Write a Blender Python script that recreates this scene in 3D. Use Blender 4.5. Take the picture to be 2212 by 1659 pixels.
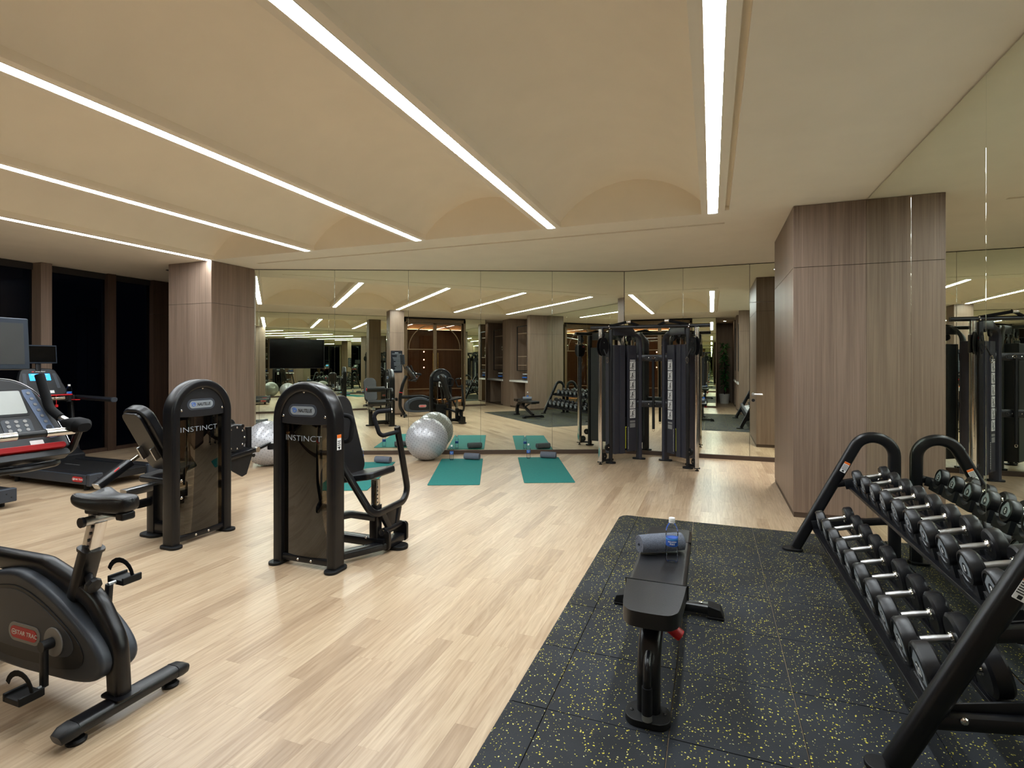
import bpy, bmesh, math, random
from mathutils import Vector, Matrix, Euler
random.seed(7)
for o in list(bpy.data.objects): bpy.data.objects.remove(o)
SC = bpy.context.scene
C = SC.collection
pi = math.pi
R = math.radians

# ------------------------------------------------------------------ camera
cam_d = bpy.data.cameras.new('camera'); cam = bpy.data.objects.new('camera', cam_d); C.objects.link(cam)
cam.location = (0, 0, 1.5); cam.rotation_euler = (R(90), 0, R(20.64))
cam_d.sensor_width = 36.0; cam_d.lens = 36.0 * 1144 / 2212
cam_d.shift_y = -45.0 / 2212; cam_d.clip_start = .05; cam_d.clip_end = 100
SC.camera = cam
# ------------------------------------------------------------------ world, exposure
W = bpy.data.worlds.new('night'); SC.world = W; W.use_nodes = True
W.node_tree.nodes['Background'].inputs[0].default_value = (.010, .014, .024, 1)
W.node_tree.nodes['Background'].inputs[1].default_value = .08
SC.view_settings.view_transform = 'Standard'; SC.view_settings.look = 'None'
SC.view_settings.exposure = 0.84; SC.view_settings.gamma = 1.0; SC.view_settings.use_curve_mapping = False
STRIP = 34.0          # emission of the ceiling light strips
cy = SC.cycles
cy.max_bounces = 14; cy.diffuse_bounces = 6; cy.glossy_bounces = 12; cy.transmission_bounces = 10
cy.transparent_max_bounces = 16; cy.sample_clamp_indirect = 40.0; cy.caustics_reflective = True; cy.caustics_refractive = False
cy.blur_glossy = 0.6

# ------------------------------------------------------------------ materials
def lin(c):
    f = lambda v: v / 12.92 if v <= .04045 else ((v + .055) / 1.055) ** 2.4
    return tuple(f(v / 255) for v in c) + (1,)
MATS = {}
def nt(name):
    m = bpy.data.materials.new(name); m.use_nodes = True
    t = m.node_tree; b = t.nodes['Principled BSDF']; MATS[name] = m
    return m, t, b
def nd(t, ty, **kw):
    n = t.nodes.new(ty)
    for k, v in kw.items():
        if k in n.inputs: n.inputs[k].default_value = v
        else: setattr(n, k, v)
    return n
def pm(name, col, rough=.5, metal=0, var=.06, vs=14, bump=0, bs=200, spec=.5, coat=0):
    """plain surface with fine procedural tone variation and relief"""
    m, t, b = nt(name); L = t.links.new
    tc = nd(t, 'ShaderNodeTexCoord'); n = nd(t, 'ShaderNodeTexNoise', Scale=vs, Detail=4.0)
    L(tc.outputs['Object'], n.inputs['Vector'])
    r = nd(t, 'ShaderNodeValToRGB'); c = lin(col)
    r.color_ramp.elements[0].color = tuple(max(0, v * (1 - var)) for v in c[:3]) + (1,)
    r.color_ramp.elements[1].color = tuple(min(1, v * (1 + var)) for v in c[:3]) + (1,)
    r.color_ramp.elements[0].position = .3; r.color_ramp.elements[1].position = .7
    L(n.outputs['Fac'], r.inputs['Fac']); L(r.outputs['Color'], b.inputs['Base Color'])
    b.inputs['Roughness'].default_value = rough; b.inputs['Metallic'].default_value = metal
    b.inputs['Specular IOR Level'].default_value = spec; b.inputs['Coat Weight'].default_value = coat
    if bump:
        n2 = nd(t, 'ShaderNodeTexNoise', Scale=bs, Detail=3.0); bp = nd(t, 'ShaderNodeBump', Strength=bump, Distance=.002)
        L(tc.outputs['Object'], n2.inputs['Vector']); L(n2.outputs['Fac'], bp.inputs['Height']); L(bp.outputs['Normal'], b.inputs['Normal'])
    return m
def emit(name, col, s):
    m, t, b = nt(name); b.inputs['Base Color'].default_value = lin(col)
    b.inputs['Emission Color'].default_value = lin(col); b.inputs['Emission Strength'].default_value = s
    return m
PAINT = pm('ceiling_paint', (248, 238, 220), .9, var=.02, vs=3, bump=.05, bs=300)
METAL = pm('black_powder_coat', (15, 15, 18), .30, var=.1, bump=.08, bs=900, spec=.45)
SATIN = pm('satin_black_panel', (25, 25, 28), .45, var=.08, bump=.1, bs=700, spec=.4)
CHAR = pm('charcoal_shroud', (54, 54, 62), .45, var=.06, bump=.15, bs=900, spec=.4)
VINYL = pm('black_vinyl', (18, 18, 21), .36, var=.15, vs=30, bump=.3, bs=260, spec=.5)
RUB = pm('black_rubber', (14, 14, 15), .55, var=.15, bump=.15, bs=300, spec=.35)
URE = pm('urethane_head', (17, 17, 20), .36, var=.15, vs=25, bump=.1, bs=120, spec=.5)
FOAM = pm('foam_grip', (17, 17, 19), .8, var=.1, bump=.25, bs=500, spec=.25)
PLAS = pm('grey_plastic', (56, 61, 69), .42, var=.05, bump=.1, bs=800, spec=.4)
DPLA = pm('dark_plastic', (22, 23, 26), .4, var=.06, spec=.4)
LPLA = pm('light_grey_plastic', (140, 140, 138), .45, var=.04)
CHROME = pm('chrome', (215, 212, 208), .12, 1, var=.03)
STEEL = pm('brushed_steel', (185, 185, 185), .3, 1, var=.06, bump=.3, bs=500)
BRASS = pm('dark_bronze', (112, 92, 68), .38, .6, var=.1)
RED = pm('red_plastic', (190, 24, 30), .4, var=.04)
WHITE = pm('white_print', (232, 232, 230), .5, var=.02)
INK = pm('black_print', (14, 14, 16), .5, var=.02)
SILV = pm('silver_print', (170, 178, 186), .4, .3, var=.02)
BADGE = pm('badge_grey', (150, 158, 164), .38, .3, var=.05)
BLUE = pm('blue_print', (32, 98, 190), .4, var=.05)
LBLUE = pm('bottle_label_blue', (30, 84, 178), .35, var=.12, vs=60)
ORANGE = pm('orange_print', (232, 112, 30), .5, var=.02)
YELLOW = pm('yellow_scale', (205, 205, 60), .5, var=.05)
TEAL = pm('teal_mat_foam', (38, 118, 112), .75, var=.06, vs=40, bump=.3, bs=600, spec=.25)
TOWEL = pm('grey_terry', (100, 104, 114), .95, var=.25, vs=160, bump=1.0, bs=420, spec=.1)
SILVER = pm('silver_ball_vinyl', (178, 178, 182), .3, .25, var=.05, vs=6, spec=.5)
STONE = pm('white_stone_top', (226, 224, 220), .3, var=.04)
LEAF = pm('plant_leaf', (44, 112, 46), .45, var=.3, vs=20)
PETAL = pm('orchid_petal', (232, 226, 206), .6, var=.05)
SKIRT = pm('dark_skirting', (70, 54, 42), .5, var=.1)
SHELFW = pm('shelf_board', (150, 128, 108), .5, var=.08)
TVSCR = pm('tv_glass', (6, 6, 7), .12, var=.0, spec=.3)
SCRG = pm('grey_lcd_off', (58, 58, 58), .35, var=.05, spec=.4)
LCD = pm('pale_lcd', (176, 180, 176), .4, var=.03)
ALU = pm('brushed_aluminium', (46, 54, 66), .4, .5, var=.05)
SCRB = emit('blue_screen', (40, 150, 235), .9)
LED = emit('led_diffuser', (240, 249, 255), STRIP)
WARM = emit('warm_cove_led', (255, 230, 186), 16)
DOWN = emit('added_downlight_lens', (255, 238, 214), 60)  # lens of the lamps added in lobby and passage
SPOT = emit('added_spot_lens', (255, 247, 236), 40)

def veneer(name, c0, c1, rough=.45, horiz=False):
    m, t, b = nt(name); L = t.links.new
    g = nd(t, 'ShaderNodeNewGeometry'); mp = nd(t, 'ShaderNodeMapping')
    mp.inputs['Scale'].default_value = (95, 95, 1.1)
    n = nd(t, 'ShaderNodeTexNoise', Scale=1.0, Detail=5.0, Roughness=.65)
    mp2 = nd(t, 'ShaderNodeMapping'); mp2.inputs['Scale'].default_value = (13, 13, .35)
    n2 = nd(t, 'ShaderNodeTexNoise', Scale=1.0, Detail=3.0)
    L(g.outputs['Position'], mp.inputs['Vector']); L(mp.outputs['Vector'], n.inputs['Vector'])
    L(g.outputs['Position'], mp2.inputs['Vector']); L(mp2.outputs['Vector'], n2.inputs['Vector'])
    mx = nd(t, 'ShaderNodeMath', operation='MULTIPLY_ADD'); mx.inputs[1].default_value = .65
    m2 = nd(t, 'ShaderNodeMath', operation='MULTIPLY'); m2.inputs[1].default_value = .35
    L(n2.outputs['Fac'], m2.inputs[0]); L(n.outputs['Fac'], mx.inputs[0]); L(m2.outputs[0], mx.inputs[2])
    r = nd(t, 'ShaderNodeValToRGB'); e = r.color_ramp.elements
    e[0].position, e[1].position = .36, .66; e[0].color, e[1].color = lin(c0), lin(c1)
    L(mx.outputs[0], r.inputs['Fac']); L(r.outputs['Color'], b.inputs['Base Color'])
    bp = nd(t, 'ShaderNodeBump', Strength=.12, Distance=.001); L(n.outputs['Fac'], bp.inputs['Height']); L(bp.outputs['Normal'], b.inputs['Normal'])
    b.inputs['Roughness'].default_value = rough; b.inputs['Specular IOR Level'].default_value = .35
    return m
VEN = veneer('walnut_veneer', (110, 91, 77), (144, 123, 107))
VEND = veneer('unlit_dark_walnut', (62, 46, 36), (84, 64, 52))  # walnut darkened for the unlit window corner; also on sills and side columns

def floor_mat(name, obj_random):
    m, t, b = nt(name); L = t.links.new
    g = nd(t, 'ShaderNodeNewGeometry')
    if obj_random:
        tone = nd(t, 'ShaderNodeObjectInfo').outputs['Random']
    else:
        tone = nd(t, 'ShaderNodeAttribute', attribute_name='tone').outputs['Fac']
    mu = nd(t, 'ShaderNodeMath', operation='MULTIPLY'); mu.inputs[1].default_value = 53.0; L(tone, mu.inputs[0])
    cx = nd(t, 'ShaderNodeCombineXYZ'); L(mu.outputs[0], cx.inputs['X']); L(mu.outputs[0], cx.inputs['Y'])
    ad = nd(t, 'ShaderNodeVectorMath', operation='ADD'); L(g.outputs['Position'], ad.inputs[0]); L(cx.outputs[0], ad.inputs[1])
    mp = nd(t, 'ShaderNodeMapping'); mp.inputs['Scale'].default_value = (9, .9, 1); L(ad.outputs[0], mp.inputs['Vector'])
    n = nd(t, 'ShaderNodeTexNoise', Scale=1.0, Detail=2.0, Distortion=.6); L(mp.outputs['Vector'], n.inputs['Vector'])
    wv = nd(t, 'ShaderNodeMath', operation='MULTIPLY'); wv.inputs[1].default_value = 60.0; L(n.outputs['Fac'], wv.inputs[0])
    sn = nd(t, 'ShaderNodeMath', operation='SINE'); L(wv.outputs[0], sn.inputs[0])
    mp2 = nd(t, 'ShaderNodeMapping'); mp2.inputs['Scale'].default_value = (60, 2.6, 1); L(ad.outputs[0], mp2.inputs['Vector'])
    n2 = nd(t, 'ShaderNodeTexNoise', Scale=1.0, Detail=4.0, Roughness=.6); L(mp2.outputs['Vector'], n2.inputs['Vector'])
    a = nd(t, 'ShaderNodeMath', operation='MULTIPLY_ADD'); a.inputs[1].default_value = .06; L(sn.outputs[0], a.inputs[0]); L(n2.outputs['Fac'], a.inputs[2])
    r = nd(t, 'ShaderNodeValToRGB'); e = r.color_ramp.elements
    e[0].position, e[1].position = .24, .72; e[0].color, e[1].color = lin((162, 138, 110)), lin((196, 175, 147))
    L(a.outputs[0], r.inputs['Fac'])
    r2 = nd(t, 'ShaderNodeValToRGB'); e = r2.color_ramp.elements
    e[0].position, e[1].position = 0, 1; e[0].color, e[1].color = (.74, .68, .64, 1), (1.06, 1.06, 1.05, 1)
    k = r2.color_ramp.elements.new(.25); k.color = (.93, .89, .86, 1); L(tone, r2.inputs['Fac'])
    mm = nd(t, 'ShaderNodeMix', data_type='RGBA', blend_type='MULTIPLY'); mm.inputs[0].default_value = 1
    L(r.outputs['Color'], mm.inputs[6]); L(r2.outputs['Color'], mm.inputs[7]); L(mm.outputs[2], b.inputs['Base Color'])
    b.inputs['Roughness'].default_value = .33; b.inputs['Specular IOR Level'].default_value = .5
    return m
PLANK = floor_mat('oak_plank', True); PLANKS = floor_mat('oak_plank_joined', False)

def rubber_tile():
    m, t, b = nt('speckled_rubber'); L = t.links.new
    g = nd(t, 'ShaderNodeNewGeometry'); n = nd(t, 'ShaderNodeTexNoise', Scale=140.0, Detail=2.0); L(g.outputs['Position'], n.inputs['Vector'])
    sc = nd(t, 'ShaderNodeVectorMath', operation='SCALE'); sc.inputs['Scale'].default_value = .010; L(n.outputs['Color'], sc.inputs[0])
    ad = nd(t, 'ShaderNodeVectorMath', operation='ADD'); L(g.outputs['Position'], ad.inputs[0]); L(sc.outputs[0], ad.inputs[1])
    v = nd(t, 'ShaderNodeTexVoronoi', Scale=92.0); L(ad.outputs[0], v.inputs['Vector'])
    sp = nd(t, 'ShaderNodeSeparateColor'); L(v.outputs['Color'], sp.inputs[0])
    th = nd(t, 'ShaderNodeMath', operation='MULTIPLY'); th.inputs[1].default_value = .36; L(sp.outputs[0], th.inputs[0])
    lt = nd(t, 'ShaderNodeMath', operation='LESS_THAN'); L(v.outputs['Distance'], lt.inputs[0]); L(th.outputs[0], lt.inputs[1])
    gt = nd(t, 'ShaderNodeMath', operation='GREATER_THAN'); gt.inputs[1].default_value = .36; L(sp.outputs[1], gt.inputs[0])
    an = nd(t, 'ShaderNodeMath', operation='MULTIPLY'); L(lt.outputs[0], an.inputs[0]); L(gt.outputs[0], an.inputs[1])
    r = nd(t, 'ShaderNodeValToRGB'); e = r.color_ramp.elements
    e[0].color, e[1].color = lin((206, 192, 60)), lin((226, 222, 170)); e[0].position, e[1].position = .4, .8; L(sp.outputs[2], r.inputs['Fac'])
    n3 = nd(t, 'ShaderNodeTexNoise', Scale=2.2, Detail=5.0); L(g.outputs['Position'], n3.inputs['Vector'])
    r3 = nd(t, 'ShaderNodeValToRGB'); e = r3.color_ramp.elements; e[0].position, e[1].position = .35, .7
    e[0].color, e[1].color = lin((22, 24, 28)), lin((38, 42, 48)); L(n3.outputs['Fac'], r3.inputs['Fac'])
    mx = nd(t, 'ShaderNodeMix', data_type='RGBA'); L(an.outputs[0], mx.inputs[0]); L(r3.outputs['Color'], mx.inputs[6]); L(r.outputs['Color'], mx.inputs[7])
    L(mx.outputs[2], b.inputs['Base Color']); b.inputs['Roughness'].default_value = .7; b.inputs['Specular IOR Level'].default_value = .35
    n4 = nd(t, 'ShaderNodeTexNoise', Scale=350.0, Detail=2.0); L(g.outputs['Position'], n4.inputs['Vector'])
    bp = nd(t, 'ShaderNodeBump', Strength=.4, Distance=.002); L(n4.outputs['Fac'], bp.inputs['Height']); L(bp.outputs['Normal'], b.inputs['Normal'])
    return m
TILE = rubber_tile()

def mirror_mat():
    m, t, b = nt('mirror_glass')
    b.inputs['Base Color'].default_value = (.86, .90, .80, 1); b.inputs['Metallic'].default_value = 1; b.inputs['Roughness'].default_value = 0
    return m
MIRROR = mirror_mat()
def sheet_glass(name, tint, ior, rough=.0):
    m, t, b = nt(name); L = t.links.new; t.nodes.remove(b)
    fr = nd(t, 'ShaderNodeFresnel', IOR=ior); tr = nd(t, 'ShaderNodeBsdfTransparent'); tr.inputs[0].default_value = tint
    gl = nd(t, 'ShaderNodeBsdfGlossy', Roughness=rough); gl.inputs[0].default_value = (1, 1, 1, 1)
    mx = nd(t, 'ShaderNodeMixShader'); L(fr.outputs[0], mx.inputs[0]); L(tr.outputs[0], mx.inputs[1]); L(gl.outputs[0], mx.inputs[2])
    L(mx.outputs[0], t.nodes['Material Output'].inputs[0]); return m
SMOKE = sheet_glass('smoked_acrylic', (.42, .38, .31, 1), 1.75)
WINGL = sheet_glass('night_window_glass', (.5, .52, .56, 1), 1.2)
BRGL = sheet_glass('brown_tinted_glass', (.70, .60, .52, 1), 1.45)
CLEAR = sheet_glass('clear_bottle', (.95, .96, .97, 1), 1.18, .06)

# ------------------------------------------------------------------ geometry helpers
def V(*a): return Vector(a)
def rrect(w, h, r, n=4):
    p = []; r = min(r, w / 2 - 1e-5, h / 2 - 1e-5)
    for cx, cy_, a0 in ((w/2-r, h/2-r, 0), (-w/2+r, h/2-r, 90), (-w/2+r, -h/2+r, 180), (w/2-r, -h/2+r, 270)):
        for i in range(n + 1):
            a = R(a0 + 90 * i / n); p.append((cx + r * math.cos(a), cy_ + r * math.sin(a)))
    return p
def ell(w, h, n=12): return [(w/2*math.cos(2*pi*i/n), h/2*math.sin(2*pi*i/n)) for i in range(n)]
def fil(pts, r, n=5):
    """round the inner corners of a 3-D polyline"""
    pts = [Vector(p) for p in pts]; out = [pts[0]]
    for i in range(1, len(pts) - 1):
        p = pts[i]; a = (pts[i-1] - p); b = (pts[i+1] - p); la, lb = a.length, b.length; a.normalize(); b.normalize()
        rr = r[i-1] if isinstance(r, (list, tuple)) else r
        th = a.angle(b)
        if th > pi - .02: out.append(p); continue
        d = min(rr / math.tan(th / 2), la * .49, lb * .49); q = d * math.tan(th / 2)
        c = p + (a + b).normalized() * (q / math.sin(th / 2))
        v0 = p + a * d - c; v1 = p + b * d - c; w = v0.angle(v1)
        for k in range(n + 1):
            s = k / n; out.append(c + (v0 * math.sin((1-s)*w) + v1 * math.sin(s*w)) / math.sin(w))
    out.append(pts[-1]); return out
class MB:
    def __init__(s, off=(0, 0, 0)): s.v = []; s.f = []; s.off = Vector(off)
    def add(s, vs, fs, M=None):
        n = len(s.v)
        for p in vs:
            p = Vector(p)
            if M is not None: p = M @ p
            s.v.append(p - s.off)
        s.f += [tuple(i + n for i in f) for f in fs]; return s
    def box(s, c, d, rot=None):
        x, y, z = d[0]/2, d[1]/2, d[2]/2
        M = Matrix.Translation(c) @ (Euler(rot).to_matrix().to_4x4() if rot else Matrix.Identity(4))
        return s.add([(-x,-y,-z),(x,-y,-z),(x,y,-z),(-x,y,-z),(-x,-y,z),(x,-y,z),(x,y,z),(-x,y,z)],
                     [(3,2,1,0),(4,5,6,7),(0,1,5,4),(1,2,6,5),(2,3,7,6),(3,0,4,7)], M)
    def bb(s, a, b): return s.box([(a[i]+b[i])/2 for i in range(3)], [abs(b[i]-a[i]) for i in range(3)])
    def sweep(s, path, sec, up=(0, 0, 1), cap=True, scale=None):
        """carry the section (list of (side, up) pairs) along the path"""
        P = [Vector(p) for p in path]; n = len(P); m = len(sec); up = Vector(up); vs = []; fs = []; pu = None
        for i in range(n):
            t = (P[min(i+1, n-1)] - P[max(i-1, 0)]).normalized()
            u = up - t * up.dot(t)
            if u.length < .05: u = (pu - t * pu.dot(t)) if pu is not None else Vector((1, 0, 0)) - t * t.x
            u.normalize()
            if pu is not None and u.dot(pu) < -.5: u = -u
            pu = u; sd = t.cross(u); k = scale[i] if scale else 1
            if 0 < i < n - 1:
                d0 = (P[i]-P[i-1]).normalized(); d1 = (P[i+1]-P[i]).normalized(); ca = max(.5, math.cos(d0.angle(d1) / 2))
            else: ca = 1
            for a, b in sec: vs.append(P[i] + sd * a * k + u * b * k)
        for i in range(n - 1):
            for j in range(m):
                j2 = (j + 1) % m; fs.append((i*m+j, i*m+j2, (i+1)*m+j2, (i+1)*m+j))
        if cap: fs.append(tuple(range(m-1, -1, -1))); fs.append(tuple((n-1)*m + j for j in range(m)))
        return s.add(vs, fs)
    def tube(s, path, r, n=10, up=(0, 0, 1), cap=True): return s.sweep(path, ell(2*r, 2*r, n), up, cap)
    def cyl(s, a, b, r, n=16): 
        d = (Vector(b)-Vector(a)).normalized(); up = (0, 0, 1) if abs(d.z) < .9 else (0, 1, 0)
        return s.sweep([a, b], ell(2*r, 2*r, n), up)
    def bar(s, a, b, w, h, r=.006, up=(0, 0, 1)): return s.sweep([a, b], rrect(w, h, r, 2), up)
    def prism(s, poly, M, t):
        """polygon in local xy, thickness t along +z, placed by matrix M"""
        n = len(poly); vs = [(x, y, 0) for x, y in poly] + [(x, y, t) for x, y in poly]
        fs = [tuple(range(n-1, -1, -1)), tuple(range(n, 2*n))] + [(i, (i+1) % n, n+(i+1) % n, n+i) for i in range(n)]
        return s.add(vs, fs, M)
    def lathe(s, prof, M=None, n=24):
        vs = []; fs = []; k = len(prof)
        for i in range(n):
            a = 2*pi*i/n
            for r, z in prof: vs.append((r*math.cos(a), r*math.sin(a), z))
        for i in range(n):
            for j in range(k-1): fs.append((i*k+j, ((i+1) % n)*k+j, ((i+1) % n)*k+j+1, i*k+j+1))
        if prof[0][0] > 1e-5: fs.append(tuple(i*k for i in range(n-1, -1, -1)))
        if prof[-1][0] > 1e-5: fs.append(tuple(i*k+k-1 for i in range(n)))
        return s.add(vs, fs, M)
    def ball(s, c, r, n=10, m=6, sz=1.0):
        return s.lathe([(max(r*math.sin(pi*j/m), 1e-6), -r*sz*math.cos(pi*j/m)) for j in range(m+1)], Matrix.Translation(c), n)
    def mesh(s, name, ang=35, smooth=True):
        me = bpy.data.meshes.new(name); me.from_pydata([tuple(p) for p in s.v], [], s.f); me.update()
        b = bmesh.new(); b.from_mesh(me); bmesh.ops.remove_doubles(b, verts=b.verts, dist=1e-6)
        bmesh.ops.recalc_face_normals(b, faces=b.faces); b.to_mesh(me); b.free()
        if smooth:
            me.polygons.foreach_set('use_smooth', [True]*len(me.polygons))
            if ang: me.set_sharp_from_angle(angle=R(ang))
        return me
def FR(o, x, y):
    """matrix with the origin o, first axis x and second axis y"""
    x = Vector(x).normalized(); y = Vector(y).normalized(); z = x.cross(y)
    M = Matrix((x, y, z)).transposed().to_4x4(); M.translation = Vector(o); return M
def obj(name, b, m, parent=None, bev=0, seg=2, ang=35, kind=None):
    me = b.mesh(name, 0 if bev else ang) if isinstance(b, MB) else b
    o = bpy.data.objects.new(name, me); C.objects.link(o)
    if m is not None and not me.materials: me.materials.append(m)
    if parent is not None: o.parent = parent
    if bev:
        md = o.modifiers.new('bevel', 'BEVEL'); md.width = bev; md.segments = seg; md.limit_method = 'ANGLE'; md.angle_limit = R(40); md.harden_normals = True
    if kind: o['kind'] = kind
    return o
def tag(o, label, cat, group=None):
    o['label'] = label; o['category'] = cat
    if group: o['group'] = group
    return o
def thing(name, loc, label, cat, group=None, rz=0):
    o = bpy.data.objects.new(name, None); C.objects.link(o); o.empty_display_size = .1
    o.location = loc; o.rotation_euler = (0, 0, rz); return tag(o, label, cat, group)
def lab(o, label): o['label'] = label; return o
def dup(root, loc, rz=0, label=None, group=None):
    def rec(o, par):
        c = o.copy(); C.objects.link(c); c.parent = par
        for ch in o.children: rec(ch, c)
        return c
    r = rec(root, None); r.location = loc; r.rotation_euler = (0, 0, rz)
    if label: r['label'] = label
    if group: r['group'] = group
    return r
def struct(name, b, m, parent=None, bev=0, ang=35):
    o = obj(name, b, m, parent, bev, ang=ang)
    if parent is None: o['kind'] = 'structure'
    return o
def sroot(name, loc=(0, 0, 0)):
    o = bpy.data.objects.new(name, None); C.objects.link(o); o.location = loc; o['kind'] = 'structure'; return o
def textmesh(body, size, ext=.0003, sx=1.0, shear=0, bold=0, align='CENTER'):
    cu = bpy.data.curves.new('lettering', 'FONT'); cu.body = body; cu.size = size; cu.extrude = ext; cu.align_x = align; cu.align_y = 'CENTER'
    cu.shear = shear; cu.offset = bold; cu.resolution_u = 3
    o = bpy.data.objects.new('lettering', cu); C.objects.link(o)
    me = bpy.data.meshes.new_from_object(o.evaluated_get(bpy.context.evaluated_depsgraph_get()))
    bpy.data.objects.remove(o); bpy.data.curves.remove(cu)
    if sx != 1: me.transform(Matrix.Diagonal((sx, 1, 1, 1)))
    me.materials.clear(); return me
def text(name, body, size, m, parent, M, sx=1.0, shear=0, bold=0, ext=.0003):
    me = textmesh(body, size, ext, sx, shear, bold); me.transform(M); me.name = name
    return obj(name, me, m, parent)
BOLT = {}
def bolts(parent, pts, d, r=.008, name='bolt', m=None, off=(0, 0, 0)):
    """domed bolt heads on a face looking along d, each its own small part"""
    d = Vector(d).normalized(); x = d.orthogonal(); m = m or CHROME; key = (round(r, 4), m.name)
    if key not in BOLT:
        me = MB().lathe([(r, 0), (r, r*.4), (r*.7, r*.75), (1e-6, r*.9)], None, 10).mesh(name); me.materials.append(m); BOLT[key] = me
    for p in pts:
        o = obj(name, BOLT[key], None, parent); o.matrix_local = FR(Vector(p) - Vector(off), x, d.cross(x))
def fit_text(name, body, width, size, m, parent, M, **kw):
    """lettering stretched to a given width"""
    me = textmesh(body, size, kw.pop('ext', .0003), 1.0, kw.pop('shear', 0), kw.pop('bold', 0))
    xs_ = [v.co.x for v in me.vertices]; k = width/(max(xs_) - min(xs_)); me.transform(Matrix.Diagonal((k, 1, 1, 1))); me.transform(M); me.name = name
    return obj(name, me, m, parent)
# ================================================================== SETTING
CZ = 3.033                                   # ceiling height
SX = [.012, -1.70, -3.43, -5.16, -7.0]       # light strips, from the right
YA, YB = .95, 5.79                           # ends of the vaulted bays
# ---- ceiling: flat margins with two narrow slots, beams, four shallow barrel vaults
b = MB()
b.bb((-9.95, 5.79, CZ), (1.52, 6.215, 3.6)); b.bb((-9.95, 6.27, CZ), (1.52, 9.7, 3.6))
b.bb((-9.95, 6.215, CZ), (-6.55, 6.27, 3.6)); b.bb((.133, 6.215, CZ), (1.52, 6.27, 3.6)); b.bb((-6.55, 6.215, 3.13), (.133, 6.27, 3.6))
b.bb((-9.95, -4.2, CZ), (1.52, YA, 3.6)); b.bb((-9.95, YA, CZ), (-7.11, YB, 3.6))
b.bb((.165, YA, CZ), (1.52, YB, 3.6)); b.bb((.125, YA, 3.075), (.165, 5.73, 3.6)); b.bb((.125, 5.73, CZ), (.165, YB, 3.6))
ceiling = struct('ceiling', b, PAINT)
for c in SX:
    hi = .125 if c > 0 else c + .105
    struct('beam', MB().bb((c - .11, YA, CZ), (hi, YB, 3.6)), PAINT, ceiling)
for i in range(4):
    xl, xr = SX[i+1] + .105, SX[i] - .11
    p0, p1, p2 = V(xl, .06, 0), V((xl + xr)/2 + .03, .44, 0), V(xr, .13, 0)
    ax, ay, bx, by, cx, cyy = p0.x, p0.y, p1.x, p1.y, p2.x, p2.y
    dd = 2*(ax*(by-cyy)+bx*(cyy-ay)+cx*(ay-by))
    ux = ((ax*ax+ay*ay)*(by-cyy)+(bx*bx+by*by)*(cyy-ay)+(cx*cx+cyy*cyy)*(ay-by))/dd
    uy = ((ax*ax+ay*ay)*(cx-bx)+(bx*bx+by*by)*(ax-cx)+(cx*cx+cyy*cyy)*(bx-ax))/dd
    rr = math.hypot(ax-ux, ay-uy); a0 = math.atan2(ay-uy, ax-ux); a1 = math.atan2(cyy-uy, cx-ux)
    if a0 < 0: a0 += 2*pi
    arc = [(ux + rr*math.cos(a0+(a1-a0)*k/40), uy + rr*math.sin(a0+(a1-a0)*k/40)) for k in range(41)]
    struct('vault', MB().prism(arc + [(xr, .567), (xl, .567)], FR((0, YB, CZ), (1, 0, 0), (0, 0, 1)), YB - YA), PAINT, ceiling)
# ---- light strips
wh = ['above the rubber mat, rightmost of the five', 'second from the right', 'middle one of the five strips',
      'fourth from the right, over the treadmills', 'leftmost of the five, ending at the wooden pillar']
for i, c in enumerate(SX):
    t = thing('light_strip', (c, 3.37, CZ), 'long white LED strip in the ceiling, ' + wh[i], 'ceiling light', 'linear ceiling lights')
    off = (c, 3.37, CZ); w = .046
    sec = [(w*math.cos(R(a)), -.006*abs(math.sin(R(a)))**.6) for a in range(0, 181, 15)]
    obj('diffuser', MB(off).prism(sec, FR((c, YB - .012, CZ), (1, 0, 0), (0, 0, 1)), YB - YA - .07), LED, t)
    for s in (-1, 1): obj('edge_trim', MB(off).bb((c + s*w, YA + .06, CZ - .004), (c + s*(w + .004), YB - .01, CZ)), PAINT, t)

# ---- floor: slab with strip planks; those that show largest are single pieces, the rest is joined
floor = struct('floor', MB().bb((-9.95, -4.2, -.12), (1.52, 9.7, -.004)), pm('floor_joint', (150, 124, 94), .7))
fwv, rtv = V(-.3525, .9358, 0), V(.9358, .3525, 0)
planks = []; PW = .1; lens = [.62, .78, .92, 1.08]
for r_ in range(115):
    x = -9.9 + PW*(r_ + .5)
    if x > 1.40: break
    y = -4.2 - random.random()
    while y < 9.3:
        k = random.randrange(4); L_ = lens[k]
        if y + L_ > -4.2: planks.append((x, y + L_/2, k, random.random()))
        y += L_
def score(p):
    d = V(p[0], p[1], 0); D = d.dot(fwv)
    if D < 1.2: return 1e9
    if abs(d.dot(rtv)/D) > 1.05 or 1144*1.5/D > 930: return 1e9
    if p[0] > -.80 and p[1] < 5.0: return 1e9           # under the rubber mat
    return d.length
planks.sort(key=score)
pmesh = []
for L_ in lens:
    me = MB().box((0, 0, -.002), (PW - .0004, L_ - .0004, .004)).mesh('floor_plank', 30); me.materials.append(PLANK); pmesh.append(me)
for p in planks[:290]:
    o = obj('floor_plank', pmesh[p[2]], None, floor); o.location = (p[0], p[1], 0)
b = MB(); tones = []
for p in planks[290:]:
    b.box((p[0], p[1], -.002), (PW - .0004, lens[p[2]] - .0004, .004)); tones += [p[3]]*8
me = bpy.data.meshes.new('floor_planks'); me.from_pydata([tuple(v) for v in b.v], [], b.f); me.update()
at = me.attributes.new('tone', 'FLOAT', 'POINT'); at.data.foreach_set('value', tones)
obj('floor_planks', me, PLANKS, floor, kind='stuff')

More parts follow.
